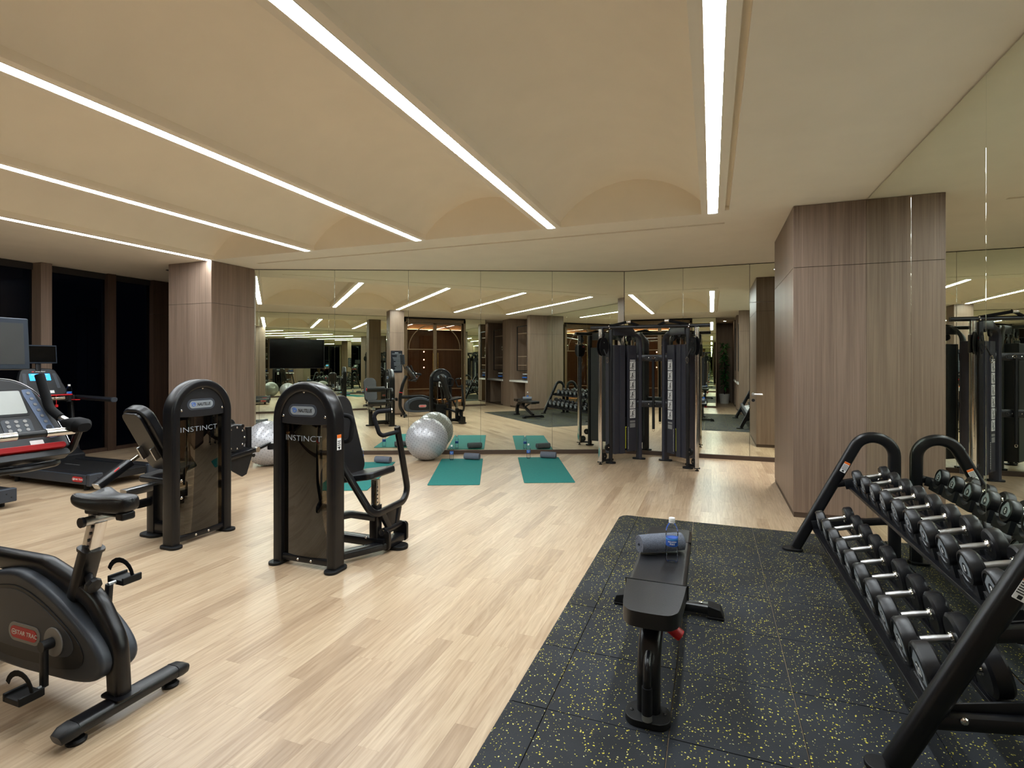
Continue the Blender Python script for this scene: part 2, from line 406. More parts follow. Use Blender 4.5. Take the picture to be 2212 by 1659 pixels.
# ---- walls of mirror
def mirror_panels(root, o, d, n, cuts, z0, z1, t=.006):
    """panels side by side along d from the point o, front face on the plane, n looking into the room"""
    ang = math.atan2(d[1], d[0])
    for a, c in zip(cuts[:-1], cuts[1:]):
        m_ = (a + c)/2
        obj('mirror_panel', MB().box((o[0] + d[0]*m_ - n[0]*t/2, o[1] + d[1]*m_ - n[1]*t/2, (z0 + z1)/2), (c - a - .002, t, z1 - z0), (0, 0, ang)), MIRROR, root, .0015, 1)
DARKW = pm('dark_wall_core', (40, 34, 30), .8)
MA = R(22.5); D1 = (math.cos(MA), math.sin(MA)); N1 = (math.sin(MA), -math.cos(MA)); MP = (-1.41, 8.90)
s_ = lambda x: (x - MP[0])/D1[0]
wall_back = struct('wall_back', MB().box((MP[0] + D1[0]*s_(-4.25) - N1[0]*.06, MP[1] + D1[1]*s_(-4.25) - N1[1]*.06, 1.52), (s_(-1.36) - s_(-7.3) + .05, .10, 3.03), (0, 0, MA)), DARKW)
mirror_panels(wall_back, MP, D1, N1, [s_(x) for x in (-7.3, -6.9, -5.775, -4.665, -3.57, -2.475, -1.363)], .066, 3.022)
struct('baseboard_back', MB().box((MP[0] + D1[0]*s_(-4.25) + N1[0]*.004, MP[1] + D1[1]*s_(-4.25) + N1[1]*.004, .033), (s_(-1.36) - s_(-7.3), .03, .066), (0, 0, MA)), SKIRT, None, .002)
wall_back_right = struct('wall_back_right', MB().bb((-1.36, 8.932, .0), (1.5, 9.05, 3.03)), DARKW)
mirror_panels(wall_back_right, (0, 8.92), (1, 0), (0, -1), [-1.357, -.426, .549], .066, 3.022)
mirror_panels(wall_back_right, (0, 8.92), (1, 0), (0, -1), [.551, 1.46], 2.438, 3.022)
struct('baseboard_back_right', MB().bb((-1.36, 8.90, 0), (1.46, 8.93, .066)), SKIRT, None, .002)
d1 = struct('door_1', MB().bb((.552, 8.919, .068), (1.458, 8.927, 2.432)), MIRROR, None, .0015)
obj('edge_strip', MB().bb((.55, 8.912, 2.433), (1.46, 8.924, 2.44)), CHROME, d1)
h = obj('handle', MB().cyl((.60, 8.919, 1.02), (.60, 8.905, 1.02), .026, 20).tube(fil([(.60, 8.905, 1.02), (.60, 8.87, 1.02), (.73, 8.87, 1.02)], .015), .009), STEEL, d1)
obj('lock_rosette', MB().cyl((.60, 8.919, .93), (.60, 8.910, .93), .024, 20), DPLA, d1)
wall_right = struct('wall_right', MB().bb((1.363, 1.1, 0), (1.52, 9.05, 3.03)), DARKW)
mirror_panels(wall_right, (1.355, 0), (0, 1), (-1, 0), [1.12, 2.375, 3.495, 4.616, 5.80], .004, 3.026)

# ---- wooden pillars with veneer panels and a shadow groove
def pillar(x0, x1, y0, y1, zg=2.43, faces='wsen'):
    t = struct('pillar', MB().bb((x0 + .008, y0 + .008, 0), (x1 - .008, y1 - .008, 3.032)), DARKW)
    for a, c in ((.05, zg - .002), (zg + .002, 3.03)):
        if 'w' in faces: obj('veneer_panel', MB().bb((x0, y0, a), (x0 + .007, y1, c)), VEN, t, .001, 1)
        if 'e' in faces: obj('veneer_panel', MB().bb((x1 - .007, y0, a), (x1, y1, c)), VEN, t, .001, 1)
        if 's' in faces: obj('veneer_panel', MB().bb((x0 + .0075, y0, a), (x1 - .0075, y0 + .007, c)), VEN, t, .001, 1)
        if 'n' in faces: obj('veneer_panel', MB().bb((x0 + .0075, y1 - .007, a), (x1 - .0075, y1, c)), VEN, t, .001, 1)
    obj('skirting', MB().bb((x0 + .004, y0 + .004, 0), (x1 - .004, y1 - .004, .049)), SKIRT, t)
    return t
pillar(.748, 1.362, 5.802, 7.44)
pillar(-7.87, -6.97, 5.802, 6.66, 2.40)
pillar(-3.62, -3.21, .36, .85, 2.385)
pillar(.748, 1.37, .95, 1.115)
# ---- window wall on the left: columns, dark panes
wl = sroot('wall_left')
def col(y0, y1, x1, m, x0=-9.78):
    c = obj('window_column', MB().bb((x0, y0, 0), (x1, y1, 3.03)), m, wl, .002, 1)
col(4.99, 5.135, -9.5, VEN); col(6.03, 6.165, -9.64, VEND); col(-1.2, -1.0, -9.6, VEND); col(2.3, 2.45, -9.5, VEN)
obj('header', MB().bb((-9.80, -1.2, 2.93), (-9.70, 6.9, 3.03)), DARKW, wl)
obj('end_panel', MB().bb((-9.8, 6.80, 0), (-9.62, 7.7, 2.40)), VEND, wl); obj('end_panel', MB().bb((-9.8, 6.80, 2.404), (-9.62, 7.7, 3.03)), VEND, wl)
obj('return_panel', MB().bb((-9.62, 7.6, 0), (-7.2, 7.75, 3.03)), VEND, wl)
for i, (y0, y1) in enumerate(((-1.0, 2.3), (2.45, 4.99), (5.135, 6.03), (6.165, 6.80))):
    w = sroot('window_%d' % (i + 1))
    obj('pane', MB().bb((-9.735, y0, .06), (-9.725, y1, 2.93)), WINGL, w)
    obj('sill', MB().bb((-9.80, y0, 0), (-9.66, y1, .06)), VEND, w, .003)
    if y1 - y0 > 1.2: obj('mullion', MB().bb((-9.75, (y0+y1)/2 - .02, .06), (-9.70, (y0+y1)/2 + .02, 2.93)), DPLA, w)
# a blind drawn down outside the two narrow panes
bl = thing('window_blind', (-9.9, 5.82, 0), 'dark blue blind strip behind the narrow window pane', 'blind')
for k in range(2): obj('blind_strip', MB((-9.9, 5.82, 0)).bb((-9.905, 5.70 + .16*k, .7), (-9.895, 5.855 + .16*k, 2.45)).bb((-9.903, 5.76 + .16*k, 0), (-9.897, 5.775 + .16*k, .7)), pm('navy_blind%d' % k, (22, 27, 44), .7), bl)

# ---- rear wall: mirror on both sides of the glass double door
YR = -1.2
wall_rear = struct('wall_rear', MB().bb((-9.8, YR - .12, 0), (-2.76, YR - .012, 3.03)).bb((-.62, YR - .12, 0), (.14, YR - .012, 3.03)).bb((-2.76, YR - .12, 2.97), (-.62, YR - .012, 3.03)), DARKW)
mirror_panels(wall_rear, (0, YR), (1, 0), (0, 1), [-9.7, -8.55, -7.4, -6.25, -5.1, -3.95, -2.77], .06, 3.022)
mirror_panels(wall_rear, (0, YR), (1, 0), (0, 1), [-.61, .138], .06, 3.022)
struct('baseboard_rear', MB().bb((-9.7, YR - .01, 0), (-2.77, YR + .012, .058)).bb((-.61, YR - .01, 0), (.138, YR + .012, .058)), SKIRT)
struct('wall_passage_left', MB().bb((.14, YR - 2.3, 0), (.152, YR, 3.03)), VEN)
# double door in a bronze frame, an arch across both leaves
d2 = sroot('door_2')
X0, X1, XM = -2.76, -.62, -1.69
obj('door_frame', MB().bb((X0, YR - .1, 0), (X0 + .07, YR + .06, 2.97)).bb((X1 - .07, YR - .1, 0), (X1, YR + .06, 2.97)).bb((X0, YR - .1, 2.86), (X1, YR + .06, 2.97)), BRASS, d2, .004)
for s in (-1, 1):
    xa, xb = (X0 + .075, XM - .004) if s < 0 else (XM + .004, X1 - .075)
    obj('door_leaf_frame', MB().bb((xa, YR - .05, .02), (xa + .055, YR, 2.855)).bb((xb - .055, YR - .05, .02), (xb, YR, 2.855)).bb((xa, YR - .05, 2.80), (xb, YR, 2.855)).bb((xa, YR - .05, .02), (xb, YR, .16))
        .bb((xa, YR - .04, 1.945), (xb, YR - .005, 1.98)).bb((xa, YR - .04, .62), (xb, YR - .005, .65)), BRASS, d2, .003)
    obj('glass_pane', MB().bb((xa + .05, YR - .03, .15), (xb - .05, YR - .02, 2.81)), BRGL, d2)
    a0, a1 = (pi, pi/2) if s < 0 else (0, pi/2); cxa = XM + s*.03
    arc = [(cxa + .86*math.cos(a0 + (a1-a0)*k/20), YR - .02, 1.98 + .82*math.sin(a0 + (a1-a0)*k/20)) for k in range(21)]
    obj('arch_bar', MB().sweep(arc, rrect(.03, .025, .003, 1), (0, 1, 0)), BRASS, d2)
    hx = XM + s*.085
    obj('pull_handle', MB().bar((hx, YR + .05, 1.25), (hx, YR + .05, 1.85), .018, .018, .004, (0, 1, 0)).cyl((hx, YR, 1.3), (hx, YR + .05, 1.3), .008, 8).cyl((hx, YR, 1.8), (hx, YR + .05, 1.8), .008, 8), pm('brass', (190, 150, 84), .25, 1) if s < 0 else MATS['brass'], d2)
# lobby seen through the door
lob = struct('wall_lobby', MB().bb((-3.4, -3.5, 0), (.14, -3.4, 3.03)).bb((-3.4, -3.5, 0), (-3.3, YR - .12, 3.03)).bb((.06, -3.5, 0), (.138, YR - .13, 3.03)), VEN)
obj('lobby_ceiling', MB().bb((-3.3, -3.4, 2.99), (.06, YR - .12, 3.02)), PAINT, lob)
obj('lobby_cornice', MB().bb((-3.3, -3.40, 2.74), (.06, -3.25, 2.76)), VEN, lob); obj('lobby_plinth', MB().bb((-3.3, -3.40, .13), (.06, -3.3, .15)), VEN, lob)
cv = thing('cove_light', (-1.7, -3.35, 2.77), 'warm yellow cove light above the panelling behind the glass doors', 'light')
obj('led_tape', MB((-1.7, -3.35, 2.77)).bb((-3.2, -3.38, 2.762), (0, -3.34, 2.772)), WARM, cv)
cv = thing('plinth_light', (-1.7, -3.36, .1), 'warm floor-level light line behind the glass doors', 'light')
obj('led_tape', MB((-1.7, -3.36, .1)).bb((-3.2, -3.38, .118), (0, -3.34, .128)), WARM, cv)
for nm, x, y, z, lb in (('lobby', -1.0, -2.3, 2.985, 'round recessed lamp added in the lobby ceiling behind the right door leaf'), ('lobby', -2.4, -2.3, 2.985, 'round recessed lamp added in the lobby ceiling behind the left door leaf'),  # two lamps added to brighten the lobby behind the glass
                        ('passage', .45, -2.9, CZ - .005, 'round recessed lamp added in the passage ceiling to light the tall plant')):  # lamp added so the plant in the passage is lit
    dl = thing('added_downlight', (x, y, z), lb, 'ceiling light'); obj('lens', MB((x, y, z)).cyl((x, y, z + .003), (x, y, z), .05, 20), DOWN, dl); obj('rim', MB((x, y, z)).lathe([(.052, .004), (.052, -.003), (.065, -.003), (.066, .004)], Matrix.Translation((x, y, z)), 24), STEEL, dl)
dl = thing('added_downlight', (1.0, 8.3, CZ), 'unseen round ceiling lamp added behind the right wooden pillar', 'ceiling light')  # unseen lamp, added for the bright floor patch beside the pillar
obj('lens', MB((1.0, 8.3, CZ)).cyl((1.0, 8.3, CZ), (1.0, 8.3, CZ - .004), .05, 24), SPOT, dl); obj('rim', MB((1.0, 8.3, CZ)).lathe([(.052, .002), (.052, -.012), (.065, -.008), (.067, .002)], Matrix.Translation((1.0, 8.3, CZ)), 24), STEEL, dl)
ld = bpy.data.lights.new('added_lamp_beam', 'SPOT'); ld.energy = 230; ld.spot_size = R(62); ld.spot_blend = .8; ld.shadow_soft_size = .05; ld.color = (1, .97, .92)
lo = bpy.data.objects.new('added_lamp_beam', ld); C.objects.link(lo); lo.parent = dl; lo.location = (0, 0, -.02)
dl = thing('unlit_downlight', (-8.35, 6.2, CZ), 'small round dark ceiling fitting behind the left wooden pillar', 'ceiling fitting'); obj('ring', MB((-8.35, 6.2, CZ)).lathe([(1e-5, -.004), (.05, -.004), (.06, -.008), (.075, -.006), (.078, .002)], Matrix.Translation((-8.35, 6.2, CZ)), 24), DPLA, dl)  # dark ring of a recessed ceiling lamp, not lit
pn = thing('pendant_light', (-1.86, -2.0, 2.98), 'slim pendant with three small glowing bulbs behind the glass door', 'light')
po = (-1.86, -2.0, 2.98)
obj('cord', MB(po).cyl((-1.86, -2.0, 1.2), (-1.86, -2.0, 2.99), .004, 6), BRASS, pn)
for z in (1.35, 1.62, 1.9): obj('bulb', MB(po).ball((-1.86, -2.0, z), .022, 12, 8), emit('pink_bulb%d' % int(z*100), (255, 196, 176), 14), pn)
# passage beside the rear mirror
struct('wall_passage', MB().bb((.14, -4.2, 0), (1.5, -4.1, 3.03)).bb((.04, -4.2, 0), (.14, -3.5, 3.03)), VEN)
struct('wall_right_rear', MB().bb((1.37, -4.2, 0), (1.5, 1.1, 3.03)), VEN)
# ---- two shelf units set between the rear pillar and the passage
def niche(y0, y1, label):
    o = (1.05, (y0+y1)/2, 0); t = thing('shelf_unit', o, label, 'shelf unit', 'built-in shelf units')
    B = lambda: MB(o)
    obj('back_panel', B().bb((1.345, y0, .05), (1.366, y1, 3.02)), VEN, t)
    obj('side_panel', B().bb((.75, y1 - .03, .93), (1.345, y1, 3.02)), VEN, t); obj('side_panel', B().bb((.75, y0, .93), (1.345, y0 + .03, 3.02)), VEN, t)
    obj('counter', B().bb((.725, y0 + .002, .865), (1.345, y1 - .002, .925)), STONE, t, .004)
    ya, yb = y0 + .27, y1 - .19
    obj('base_panel', B().bb((.75, y0, .05), (1.345, ya, .864)), VEN, t, .002, 1); obj('base_panel', B().bb((.75, yb, .05), (1.345, y1, .864)), VEN, t, .002, 1)
    obj('plinth', B().bb((.77, y0, 0), (1.345, y1, .05)), SKIRT, t); obj('knee_back', B().bb((1.25, ya, .05), (1.27, yb, .864)), VEN, t)
    fa, fb = y0 + .53, y1 - .06
    f = obj('shelf_frame', B().bb((.765, fa, 1.24), (.79, fa + .025, 2.725)).bb((.765, fb - .025, 1.24), (.79, fb, 2.725)).bb((.765, fa, 2.70), (.79, fb, 2.725)).bb((.765, fa, 1.24), (.79, fb, 1.265)), DPLA, t)
    for z in (1.43, 1.72, 2.48): obj('shelf', B().bb((.792, fa + .026, z - .012), (1.344, fb - .026, z + .012)), SHELFW, t, .002, 1)
    return t
niche(-.45, .945, 'wooden shelf unit with a white counter, nearer one beside the rear pillar')
niche(-2.5, -1.05, 'wooden shelf unit with a white counter, farther one down the passage')
dv = struct('wall_divider', MB().bb((.748, -1.05, 0), (1.366, -.45, 3.03)), VEN); struct('wall_divider_end', MB().bb((.748, -4.1, 0), (1.366, -2.5, 3.03)), VEN)

# ---- rubber matting: half-metre tiles with recessed joints, chamfered border
mat_ = thing('rubber_mat', (.25, 3.2, 0), 'black rubber floor matting with yellow specks under the bench and rack', 'mat')
xs = [-.845, -.665, -.16, .345, .85, 1.352]; ys = [1.18, 1.685, 2.19, 2.695, 3.20, 3.705, 4.21, 4.70, 5.275]
mo = (.25, 3.2, 0); H_ = .010
for i in range(5):
    for j in range(8):
        x0, x1, y0, y1 = xs[i] + .0016, xs[i+1] - .0016, ys[j] + .0016, ys[j+1] - .0016
        B = MB(mo); q = [(x0, y0), (x1, y0), (x1, y1), (x0, y1)]; top = list(q)
        if i == 0: top[0] = (x0 + .02, top[0][1]); top[3] = (x0 + .02, top[3][1])
        if j == 7: top[2] = (top[2][0], y1 - .02); top[3] = (top[3][0], y1 - .02)
        if i == 0 and j == 7:
            rad = .09; ca = [(x0 + rad - rad*math.sin(R(a)), y1 - rad + rad*math.cos(R(a))) for a in range(0, 91, 15)]
            q = [(x0, y0), (x1, y0), (x1, y1)] + ca; r2 = rad - .02
            top = [(x0 + .02, y0), (x1, y0), (x1, y1 - .02)] + [(x0 + rad - r2*math.sin(R(a)), y1 - rad + r2*math.cos(R(a))) for a in range(0, 91, 15)]
        n = len(q); hz = H_ + random.uniform(-.0006, .0006)
        B.add([(x, y, 0) for x, y in q] + [(x, y, hz) for x, y in top], [tuple(range(n-1, -1, -1)), tuple(range(n, 2*n))] + [(k, (k+1) % n, n+(k+1) % n, n+k) for k in range(n)])
        obj('rubber_tile', B, TILE, mat_, .002, 1)
# ================================================================== WEIGHT MACHINES
def pillp(w, h, n=8): return rrect(w, h, h/2 - 1e-4, n)
XZ = lambda o: FR(o, (1, 0, 0), (0, 0, 1))             # local x right, y up, +z towards -Y (the viewer's side)
def tower(t, warn=True):
    """arched weight tower, panel facing -y, user side +y"""
    # flat oval frame bent into an arch, feet, cross bars
    Rr = .246; path = [(-Rr, .06, .02), (-Rr, .06, 1.08)] + [(-Rr*math.cos(R(a)), .06, 1.08 + Rr*math.sin(R(a))) for a in range(6, 180, 6)] + [(Rr, .06, 1.08), (Rr, .06, .02)]
    obj('arch_frame', MB().sweep(path, rrect(.125, .074, .02, 3), (0, 0, 1) if False else (0, 1e-4, 1)) if False else MB().sweep(path, [(y, x) for x, y in rrect(.125, .074, .02, 3)], (0, 1, 0)), METAL, t)
    for s in (-1, 1): obj('foot', MB().prism(rrect(.105, .19, .05, 6), Matrix.Translation((s*.255, .05, 0)), .022), RUB, t, .005)
    obj('cross_bar', MB().bar((-.22, .045, .055), (.22, .045, .055), .05, .05, .012), METAL, t)
    obj('cross_bar', MB().bar((-.22, .10, 1.04), (.22, .10, 1.04), .03, .04, .008), METAL, t)
    # upper covers, front and rear
    top = [(.208*math.cos(R(a)), .208*math.sin(R(a))) for a in range(0, 181, 9)]
    poly = [(.208, -.045), ] + top + [(-.208, -.045)] + [(-.208 + .416*k/8, -.045 - .008*math.sin(pi*k/8)) for k in range(1, 8)]
    for y, lab_ in ((.034, 'front'), (.105, 'rear')):
        M_ = XZ((0, y, 1.10)) if lab_ == 'front' else FR((0, y, 1.10), (-1, 0, 0), (0, 0, 1))
        c = obj('top_cover', MB().prism(poly, M_, .018), SATIN, t, .004)
        Mb = M_ @ Matrix.Translation((-.012, .052, .0165))
        obj('badge_rim', MB().prism(pillp(.262, .092), Mb, .003), PLAS, c, .0015)
        obj('badge', MB().prism(pillp(.222, .062), Mb, .0045), BADGE, c)
        Mt = Mb @ Matrix.Translation((.022, -.001, .005))
        fit_text('badge_lettering', 'NAUTILUS', .125, .036, INK, c, Mt, shear=.15, bold=.0008)
        sw = []
        for k in range(26):
            a = k*.36; r_ = .006 + .0135*k/25; sw.append((r_*1.15*math.cos(a), r_*math.sin(a), 0))
        obj('badge_emblem', MB().tube([Mb @ Matrix.Translation((-.074, 0, .005)) @ Vector(p) for p in sw], .0024, 6, (0, 1, 0)), BLUE, c)
        bolts(c, [M_ @ Vector(p) for p in ((0, .19, .018), (-.192, .01, .018), (.192, .01, .018))], (0, -1, 0) if lab_ == 'front' else (0, 1, 0), .010)
    # smoked guard, bowed outwards
    n = 10; P = [(-.206 + .412*k/n, .040 - .022*math.sin(pi*k/n)) for k in range(n+1)]
    vs = [(x, y, .082) for x, y in P] + [(x, y, 1.052) for x, y in P]; m = n+1
    g = MB(); g.add(vs + [(x, y + .004, z) for x, y, z in vs], [(k, k+1, m+k+1, m+k) for k in range(n)] + [(2*m+k, 3*m+k, 3*m+k+1, 2*m+k+1) for k in range(n)] +
        [(k, 2*m+k, 2*m+k+1, k+1) for k in range(n)] + [(m+k, m+k+1, 3*m+k+1, 3*m+k) for k in range(n)] + [(0, m, 3*m, 2*m), (n, 2*m+n, 3*m+n, m+n)])
    sp = obj('smoked_guard', g, SMOKE, t)
    tm = textmesh('INSTINCT', .060, .0004, 1.28, 0, -.0009)
    kx = .335/(max(v.co.x for v in tm.vertices) - min(v.co.x for v in tm.vertices))
    for v in tm.vertices:
        x, y = v.co.x*kx - .020, v.co.y
        k = (x + .206)/.412; v.co = (x, .0385 - .022*math.sin(pi*max(0, min(1, k))) - v.co.z - .0006, .945 + y)
    tm.name = 'lettering'; obj('lettering', tm, SILV, sp)
    lb = MB()
    for x in (-.204, .204): lb.cyl((x, .036, .088), (x, .026, .088), .006, 8)
    bolts(t, [(-.06, .02, .055), (.06, .02, .055)], (0, -1, 0), .010)
    # weight stack, guide rods, cable
    ws = sroot('weight_stack'); ws.parent = t; del ws['kind']
    for k in range(14): obj('weight_plate', MB().bb((-.13, .06, .09 + .026*k), (.13, .125, .113 + .026*k)), RUB, ws, .002, 1)
    for x in (-.09, .09): obj('guide_rod', MB().cyl((x, .092, .06), (x, .092, 1.04), .009, 10), CHROME, ws)
    obj('cable', MB().cyl((0, .092, .46), (0, .092, 1.05), .004, 6), RUB, ws)
    obj('pulley', MB().cyl((0, .08, 1.0), (0, .105, 1.0), .06, 24), RUB, t)
    if warn:
        st = obj('warning_label', MB().bb((.283, .03, .875), (.2845, .075, .985)), WHITE, t)
        obj('label_header', MB().bb((.2845, .03, .96), (.285, .075, .985)), ORANGE, st)
        b = MB()
        for k in range(4): b.bb((.2845, .036, .935 - .014*k), (.285, .069 - .004*(k % 2), .941 - .014*k))
        b.bb((.2845, .046, .880), (.285, .060, .894)); obj('label_text', b, INK, st)
    # rear instruction plate
    rp = obj('instruction_plate', MB().bb((-.07, .124, .90), (.05, .126, 1.03)), WHITE, t)
    obj('diagram', MB().bb((-.06, .126, .95), (-.02, .1265, 1.02)).bb((.0, .126, .92), (.04, .1265, 1.0)), LPLA, rp)

# ---- chest press: local frame, panel faces the camera (-Y), user faces +x
cp = thing('chest_press', (-2.795, 3.08, 0), 'black chest press with an arched tower, leaning backrest and looped press arm', 'weight machine', 'arched weight machines')
tower(cp)
Q = lambda x, y, z: (x + 2.795, y - 3.08, z)           # room point to local
o = Q(0, 0, 0)
# seat, backrest
def pad(L, w, t, r=.05): return rrect(L, w, r, 5)
a = R(10); ux = V(math.cos(a), 0, math.sin(a))
obj('seat', MB().prism(pad(.33, .36, .06), FR(Q(-2.575, 3.56, .585), ux, (0, 1, 0)), .055), VINYL, cp, .016, 3)
bk = R(106); ub = V(math.cos(bk), 0, math.sin(bk))
bp_ = MB().prism([( .34*math.cos(R(t_)) if False else x, y) for t_, (x, y) in enumerate(rrect(.66, .30, .10, 6))], FR(Q(-2.845, 3.56, .90), ub, (0, 1, 0)), -.075)
obj('backrest', bp_, VINYL, cp, .018, 3)
obj('backrest_seam', MB().sweep([Vector(Q(-2.845, 3.56, .90)) + ub*.14 + V(0, y, 0) + ub.cross(V(0, 1, 0))*-.0 for y in (-.152, .152)], ell(.006, .006, 6)), RUB, cp)
obj('backrest_bracket', MB().bar(Q(-2.86, 3.56, .50), Q(-2.93, 3.56, 1.0), .06, .03), METAL, cp)
# seat post, base frame
obj('seat_post', MB().bar(Q(-2.50, 3.56, .36), Q(-2.50, 3.56, .575), .05, .055, .004, (1, 0, 0)), CHROME, cp)
b = MB()
for k in range(5): b.cyl(Q(-2.475, 3.545, .40 + .03*k), Q(-2.470, 3.545, .40 + .03*k), .006, 8)
obj('adjuster_holes', MB([0, 0, 0]).add(b.v, b.f), INK, cp)
obj('post_sleeve', MB().bar(Q(-2.50, 3.56, .10), Q(-2.50, 3.56, .375), .07, .075, .008, (1, 0, 0)), METAL, cp, .0)
obj('base_beam', MB().bar(Q(-2.86, 3.56, .085), Q(-2.40, 3.56, .085), .08, .07, .012).bar(Q(-2.66, 3.15, .06), Q(-2.42, 3.58, .06), .09, .055, .012)
    .sweep(fil([Q(-2.70, 3.18, .34), Q(-2.62, 3.4, .33), Q(-2.50, 3.56, .27)], .1), rrect(.07, .05, .012, 2)), METAL, cp)
obj('foot', MB().prism(rrect(.20, .14, .069, 6), Matrix.Translation(Q(-2.40, 3.70, 0)), .03), RUB, cp, .006)
# pivot block and the press arm
pv = obj('pivot_block', MB().prism(rrect(.13, .16, .03, 4), FR(Q(-2.43, 3.575, .105), (1, 0, 0), (0, 0, 1)), .03).prism(rrect(.13, .16, .03, 4), FR(Q(-2.43, 3.83, .105), (1, 0, 0), (0, 0, 1)), .03).bar(Q(-2.43, 3.57, .06), Q(-2.43, 3.80, .06), .10, .06, .01), METAL, cp, .004)
obj('pivot_tube', MB().cyl(Q(-2.43, 3.56, .165), Q(-2.43, 3.80, .165), .03, 16), METAL, pv)
obj('pivot_cap', MB().cyl(Q(-2.43, 3.544, .165), Q(-2.43, 3.536, .165), .026, 16), CHROME, pv)
pa = fil([Q(-2.65, 3.25, 1.04), Q(-2.64, 3.26, .80), Q(-2.44, 3.44, .32), Q(-2.44, 3.96, .335), Q(-2.45, 3.79, .97)], [.1, .12, .11], 7)
arm = obj('press_arm', MB().sweep(pa, rrect(.055, .04, .014, 3), (1, 0, 0)), METAL, cp)
obj('yoke', MB().bar(Q(-2.43, 3.64, .175), Q(-2.44, 3.56, .31), .05, .035, .006, (1, 0, 0)).bar(Q(-2.43, 3.74, .175), Q(-2.44, 3.80, .31), .05, .035, .006, (1, 0, 0)).bar(Q(-2.43, 3.69, .18), Q(-2.44, 3.69, .31), .02, .16, .004, (0, 1, 0)), METAL, arm)
for hd in ([(-2.44, 3.79, .93), (-2.50, 3.62, .91), (-2.56, 3.60, 1.105), (-2.44, 3.69, 1.115)], [(-2.65, 3.25, .93), (-2.52, 3.27, .91), (-2.50, 3.28, 1.10), (-2.62, 3.26, 1.115)]):
    hd = fil([Q(*p) for p in hd], .045, 6)
    h = obj('press_handle', MB().tube(hd, .0175, 12), FOAM, arm)
    obj('handle_cap', MB().cyl(hd[-1], Vector(hd[-1]) + (Vector(hd[-1]) - Vector(hd[-2])).normalized()*.008, .019, 12), CHROME, h)
bolts(cp, [Q(-2.60, 3.27, .088), Q(-2.56, 3.52, .12)], (0, -1, 0), .011)

# ---- leg extension: same tower turned to face +X, user faces the mirror
le = thing('leg_extension', (-4.05, 3.30, 0), 'black leg extension with tilted backrest, roller arm and arched tower facing the mat', 'weight machine', 'arched weight machines', R(90))
tower(le, False)
Q2 = lambda x, y, z: (y - 3.30, -(x + 4.05), z)
CXL = -4.56                                            # middle plane of the seat
a = R(118); ub = V(math.cos(a), 0, math.sin(a))
cb = Vector(Q2(CXL, 3.17, .83))
obj('backrest', MB().prism(rrect(.64, .30, .12, 7), FR(cb, ub, (0, 1, 0)), -.085), VINYL, le, .02, 3)
obj('backrest_seam', MB().sweep([cb + ub*.16 + V(0, y, 0) for y in (-.152, .152)], ell(.006, .006, 6)), RUB, le)
nb = V(math.sin(a), 0, -math.cos(a))*-1                 # rearward normal
obj('backrest_plate', MB().prism(rrect(.58, .22, .06, 4), FR(cb + nb*.003, ub, (0, 1, 0)), .022), METAL, le, .004)
obj('bracket', MB().box(cb - ub*.10 + nb*.035 + V(0, -.08, 0), (.06, .015, .12), (0, R(-28), 0)).box(cb - ub*.10 + nb*.035 + V(0, .08, 0), (.06, .015, .12), (0, R(-28), 0)), STEEL, le, .003)
obj('adjuster_strut', MB().bar(Q2(CXL, 2.77, .525), Q2(CXL, 3.02, .67), .085, .055, .01), METAL, le)
obj('strut_rod', MB().bar(Q2(CXL, 3.01, .665), Q2(CXL, 3.09, .71), .035, .025, .006), CHROME, le)
obj('strut_cap', MB().bar(Q2(CXL, 2.764, .5215), Q2(CXL, 2.772, .526), .078, .048, .008), STEEL, le)
obj('pull_pin', MB().cyl(Q2(CXL + .05, 2.87, .625), Q2(CXL + .05, 2.905, .65), .006, 8), RED, le)
obj('seat', MB().prism(rrect(.48, .36, .05, 5), FR(Q2(CXL, 3.44, .475), (math.cos(R(6)), 0, math.sin(R(6))), (0, 1, 0)), .06), VINYL, le, .018, 3)
obj('seat_rail', MB().bar(Q2(CXL, 2.97, .42), Q2(CXL, 3.66, .44), .08, .06, .008), STEEL, le, 0)
obj('curved_brace', MB().sweep(fil([Q2(CXL, 2.99, .42), Q2(CXL, 3.04, .30), Q2(CXL, 3.22, .30), Q2(CXL, 3.40, .42)], .08), rrect(.07, .045, .012, 2), (0, 1, 0)), METAL, le)
obj('seat_post', MB().bar(Q2(CXL, 3.24, .02), Q2(CXL, 3.24, .44), .085, .10, .01, (1, 0, 0)), METAL, le)
obj('base_beam', MB().bar(Q2(CXL, 3.24, .075), Q2(-4.15, 3.24, .075), .08, .09, .01).bar(Q2(CXL, 3.55, .41), Q2(-4.15, 3.55, .41), .08, .06, .01), METAL, le)
obj('foot', MB().prism(rrect(.15, .22, .07, 6), Matrix.Translation(Q2(CXL, 3.22, 0)), .024), RUB, le, .005)
# cam, roller arm
cam_ = obj('cam', MB().cyl(Q2(-4.14, 3.70, .80), Q2(-4.20, 3.70, .80), .125, 32), DPLA, le, .004)
bolts(cam_, [Q2(-4.14, 3.70 + .1*math.cos(R(k*40)), .80 + .1*math.sin(R(k*40))) for k in range(9)], (0, -1, 0), .009)
obj('cam_guard', MB().prism([(-.10, .10), (.04, .10), (.20, .02), (.20, -.02), (.13, -.20), (.08, -.215), (-.02, -.15), (-.10, -.08)], FR(Q2(-4.17, 3.71, .64), (1, 0, 0), (0, 0, 1)), .018), SATIN, le, .004)
ra = obj('roller_arm', MB().bar(Q2(-4.13, 3.55, .625), Q2(-4.13, 3.93, .665), .05, .045, .01).tube([Q2(-4.13, 3.92, .66), Q2(-4.44, 3.92, .66)], .022, 12).bar(Q2(-4.22, 3.92, .60), Q2(-4.22, 3.92, .88), .04, .05, .008, (1, 0, 0)), METAL, le)
